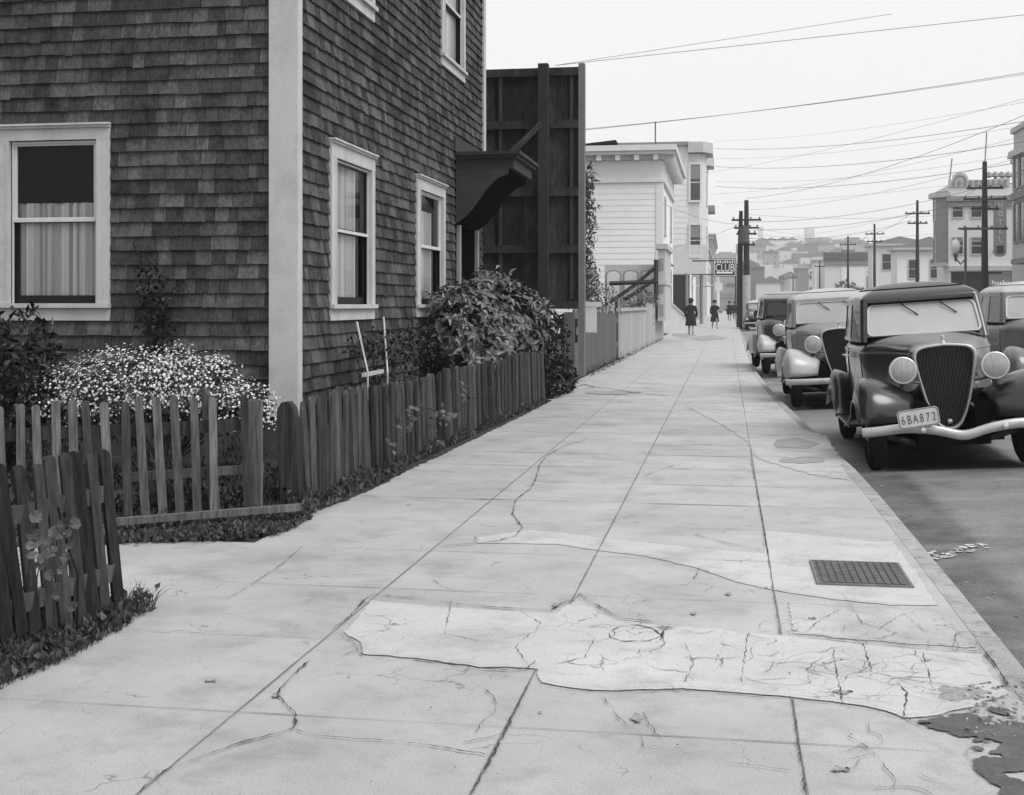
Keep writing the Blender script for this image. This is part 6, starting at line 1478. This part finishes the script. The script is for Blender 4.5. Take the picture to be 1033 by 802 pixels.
# ================================================================== PEOPLE
def person(label, x, y, face, h, stride, long_coat=True, hat=True, carry=False, arm=.12):
    t = tag(empty('person', (x, y, 0), (0, 0, R(face))), label, 'person', None)
    k = h / 1.68
    J = {'p': (0, 0, .92), 'w': (0, 0, 1.08), 'c': (0, -.01, 1.28), 'n': (0, 0, 1.42), 'h0': (0, -.01, 1.5), 'h1': (0, -.02, 1.6), 'h2': (0, 0, 1.66)}
    V = [J[q] for q in ('p', 'w', 'c', 'n', 'h0', 'h1', 'h2')]; Rr = [.15, .125, .15, .055, .075, .09, .05]; Eg = [(i, i + 1) for i in range(6)]
    for s in (-1, 1):
        st = stride * s
        o = len(V); V += [(s * .09, 0, .86), (s * .09, -st * .45 - .03, .5), (s * .09, -st + (.06 if st < 0 else 0), .09 + (.05 if st < 0 else 0)), (s * .1, -st - .13, .03 + (.02 if st < 0 else 0))]; Rr += [.085, .06, .038, .03]
        Eg += [(0, o), (o, o + 1), (o + 1, o + 2), (o + 2, o + 3)]
        o = len(V); sw_ = stride * s * .6
        if carry and s > 0: el, ha = (s * .26, -.08, 1.08), (s * .2, -.3, 1.12)
        else: el, ha = (s * .25, sw_ * .5, 1.08), (s * .24, sw_ - .06, .84)
        V += [(s * .17, 0, 1.34), el, ha, (ha[0], ha[1] - .03, ha[2] - .07)]; Rr += [.06, .045, .032, .03]; Eg += [(2, o), (o, o + 1), (o + 1, o + 2), (o + 2, o + 3)]
    me = bpy.data.meshes.new('body'); me.from_pydata([(a * k, b * k, c * k) for a, b, c in V], Eg, []); ob = bpy.data.objects.new('body', me); COL.objects.link(ob)
    md = ob.modifiers.new('skin', 'SKIN'); me.skin_vertices[0].data[0].use_root = True
    for i, r in enumerate(Rr): me.skin_vertices[0].data[i].radius = (r * k, r * k * (.75 if i < 3 else 1))
    sb_ = ob.modifiers.new('sub', 'SUBSURF'); sb_.levels = 1; sb_.render_levels = 2; me.materials.append(M_SKIN); ob.parent = t
    dg = bpy.context.evaluated_depsgraph_get(); ev = bpy.data.meshes.new_from_object(ob.evaluated_get(dg)); ob.modifiers.clear(); ob.data = ev
    ev.materials.clear(); ev.materials.append(M_SKIN); ev.materials.append(M_STOCK); ev.materials.append(M_SHOE)
    for p in ev.polygons: p.use_smooth = True; p.material_index = 2 if p.center.z < .09 * k else (1 if p.center.z < .8 * k else 0)
    # coat
    b = MB(); prof = [(.44, .27, .17), (.6, .25, .165), (.8, .22, .16), (.95, .2, .145), (1.08, .165, .125), (1.2, .18, .13), (1.32, .19, .12), (1.39, .14, .09), (1.44, .07, .06)]
    if not long_coat: prof[0] = (.62, .25, .16); prof.pop(1)
    rows = []
    for z, rx, ry in prof: rows.append([(math.cos(6.283 * j / 20) * rx * k, (math.sin(6.283 * j / 20) * ry + stride * .2 * max(0, .9 - z) * math.sin(j)) * k, z * k) for j in range(20)])
    b.grid(rows, closed=True)
    for s in (-1, 1):
        sw_ = stride * s * .6
        if carry and s > 0: el, ha = (s * .27, -.08, 1.08), (s * .22, -.25, 1.11)
        else: el, ha = (s * .26, sw_ * .5, 1.08), (s * .245, sw_ - .04, .88)
        b.tube([tuple(q * k for q in p) for p in ((s * .13, 0, 1.36), (s * .2, 0, 1.3), el, ha)], [.07 * k, .08 * k, .066 * k, .055 * k], 10)
    b.build('coat', M_COAT, t, smooth=True)
    b = MB(); b.lathe([(.0, 1.73), (.06, 1.725), (.1, 1.68), (.108, 1.62), (.1, 1.55), (.085, 1.5)], lambda a, c, z: (a * k, (c + .02) * k, z * k), 14); b.build('hair', M_COAT, t, smooth=True)
    if hat:
        b = MB(); b.lathe([(0, 1.76), (.08, 1.75), (.115, 1.70), (.12, 1.65), (.16, 1.63), (.165, 1.62)], lambda a, c, z: (a * k, c * k, z * k), 16); b.build('hat', M_COAT, t, smooth=True)
    return t
p = G(697, 338); person('woman in a long dark coat and hat walking away past the front steps', p[0], p[1], 180, 1.74, .16)
p = G(721, 332); person('woman in long dark coat striding toward the camera with a bundle', p[0], p[1], 10, 1.7, .3, carry=True)
q = empty('handbag', (p[0] + .35, p[1] - .3, 1.12)); tag(q, 'grey bundle held under the arm of the striding woman', 'bundle')
b = MB(); b.lathe([(0, -.14), (.1, -.12), (.15, 0), (.12, .1), (0, .14)], lambda x, y, h: (x, y * .5, h), 10); b.build('cloth', M_STUCCO3, q, smooth=True)
p = G(739, 323.5); person('distant person in dark clothes standing near the white-footed pole', p[0] - .3, 112, 0, 1.72, .05, long_coat=False)
p2 = G(744, 321); person('farthest small figure in dark clothes beyond the pole', .75, 128, 0, 1.7, .1, long_coat=False)

# ================================================================== AIR, SKY, SUN, CAMERA
hz = MB(); hz.box(-800, 1500, -30, 2550, -2, 110)
m = bpy.data.materials.new('haze'); m.use_nodes = True; nt = m.node_tree; nt.nodes.clear(); o_ = nt.nodes.new('ShaderNodeOutputMaterial'); pv = nt.nodes.new('ShaderNodeVolumePrincipled')
pv.inputs['Color'].default_value = (1, 1, 1, 1); pv.inputs['Density'].default_value = .00045; pv.inputs['Anisotropy'].default_value = .2; nt.links.new(pv.outputs[0], o_.inputs['Volume'])
HAZE = True
if HAZE: tag(hz.build('haze', m), kind='stuff')
scene.cycles.volume_bounces = 2; scene.cycles.volume_step_rate = 1
SE, SR = 54, 118
w = bpy.data.worlds.new('World'); scene.world = w; w.use_nodes = True; nt = w.node_tree; nt.nodes.clear(); N = nt.nodes.new; L = nt.links.new
ow = N('ShaderNodeOutputWorld'); bg = N('ShaderNodeBackground'); sk = N('ShaderNodeTexSky'); sk.sky_type = 'NISHITA'; sk.sun_disc = False; sk.sun_elevation = R(SE); sk.sun_rotation = R(SR); sk.dust_density = 5; sk.air_density = 1
bw = N('ShaderNodeRGBToBW'); L(sk.outputs[0], bw.inputs[0])
# thin overcast: the clear sky's light evened out by a cloud sheet with faint mottling
tc = N('ShaderNodeTexCoord'); nz = N('ShaderNodeTexNoise'); nz.inputs['Scale'].default_value = 2.2; nz.inputs['Detail'].default_value = 5; L(tc.outputs['Generated'], nz.inputs['Vector'])
mr = N('ShaderNodeMapRange'); mr.inputs[3].default_value = 10.0; mr.inputs[4].default_value = 10.9; L(nz.outputs[0], mr.inputs[0])
mx = N('ShaderNodeMix'); mx.data_type = 'FLOAT'; mx.inputs[0].default_value = .88; L(bw.outputs[0], mx.inputs[2]); L(mr.outputs[0], mx.inputs[3])
L(mx.outputs[0], bg.inputs[0]); bg.inputs[1].default_value = .1; L(bg.outputs[0], ow.inputs[0])
sl = bpy.data.lights.new('sun', 'SUN'); sl.energy = 2.9; sl.angle = R(35); sl.color = (1, 1, 1); so = bpy.data.objects.new('sun', sl); COL.objects.link(so)
# sun azimuth measured clockwise from +Y
az = R(SR); d = Vector((math.sin(az) * math.cos(R(SE)), math.cos(az) * math.cos(R(SE)), math.sin(R(SE)))); so.rotation_euler = d.to_track_quat('Z', 'Y').to_euler()
cd = bpy.data.cameras.new('camera'); co = bpy.data.objects.new('camera', cd); COL.objects.link(co); scene.camera = co
cd.sensor_fit = 'HORIZONTAL'; cd.sensor_width = 36; cd.lens = 36 * F / 1033; cd.shift_y = -(401 - HY) / 1033; cd.clip_start = .05; cd.clip_end = 6000
co.location = (0, 0, H); co.rotation_euler = (R(90), 0, A)
scene.render.engine = 'CYCLES'; scene.view_settings.view_transform = 'Standard'; scene.view_settings.look = 'None'; scene.view_settings.exposure = 0; scene.view_settings.gamma = 1; scene.view_settings.use_curve_mapping = False
scene.cycles.use_denoising = True; scene.cycles.max_bounces = 6; scene.cycles.transparent_max_bounces = 12
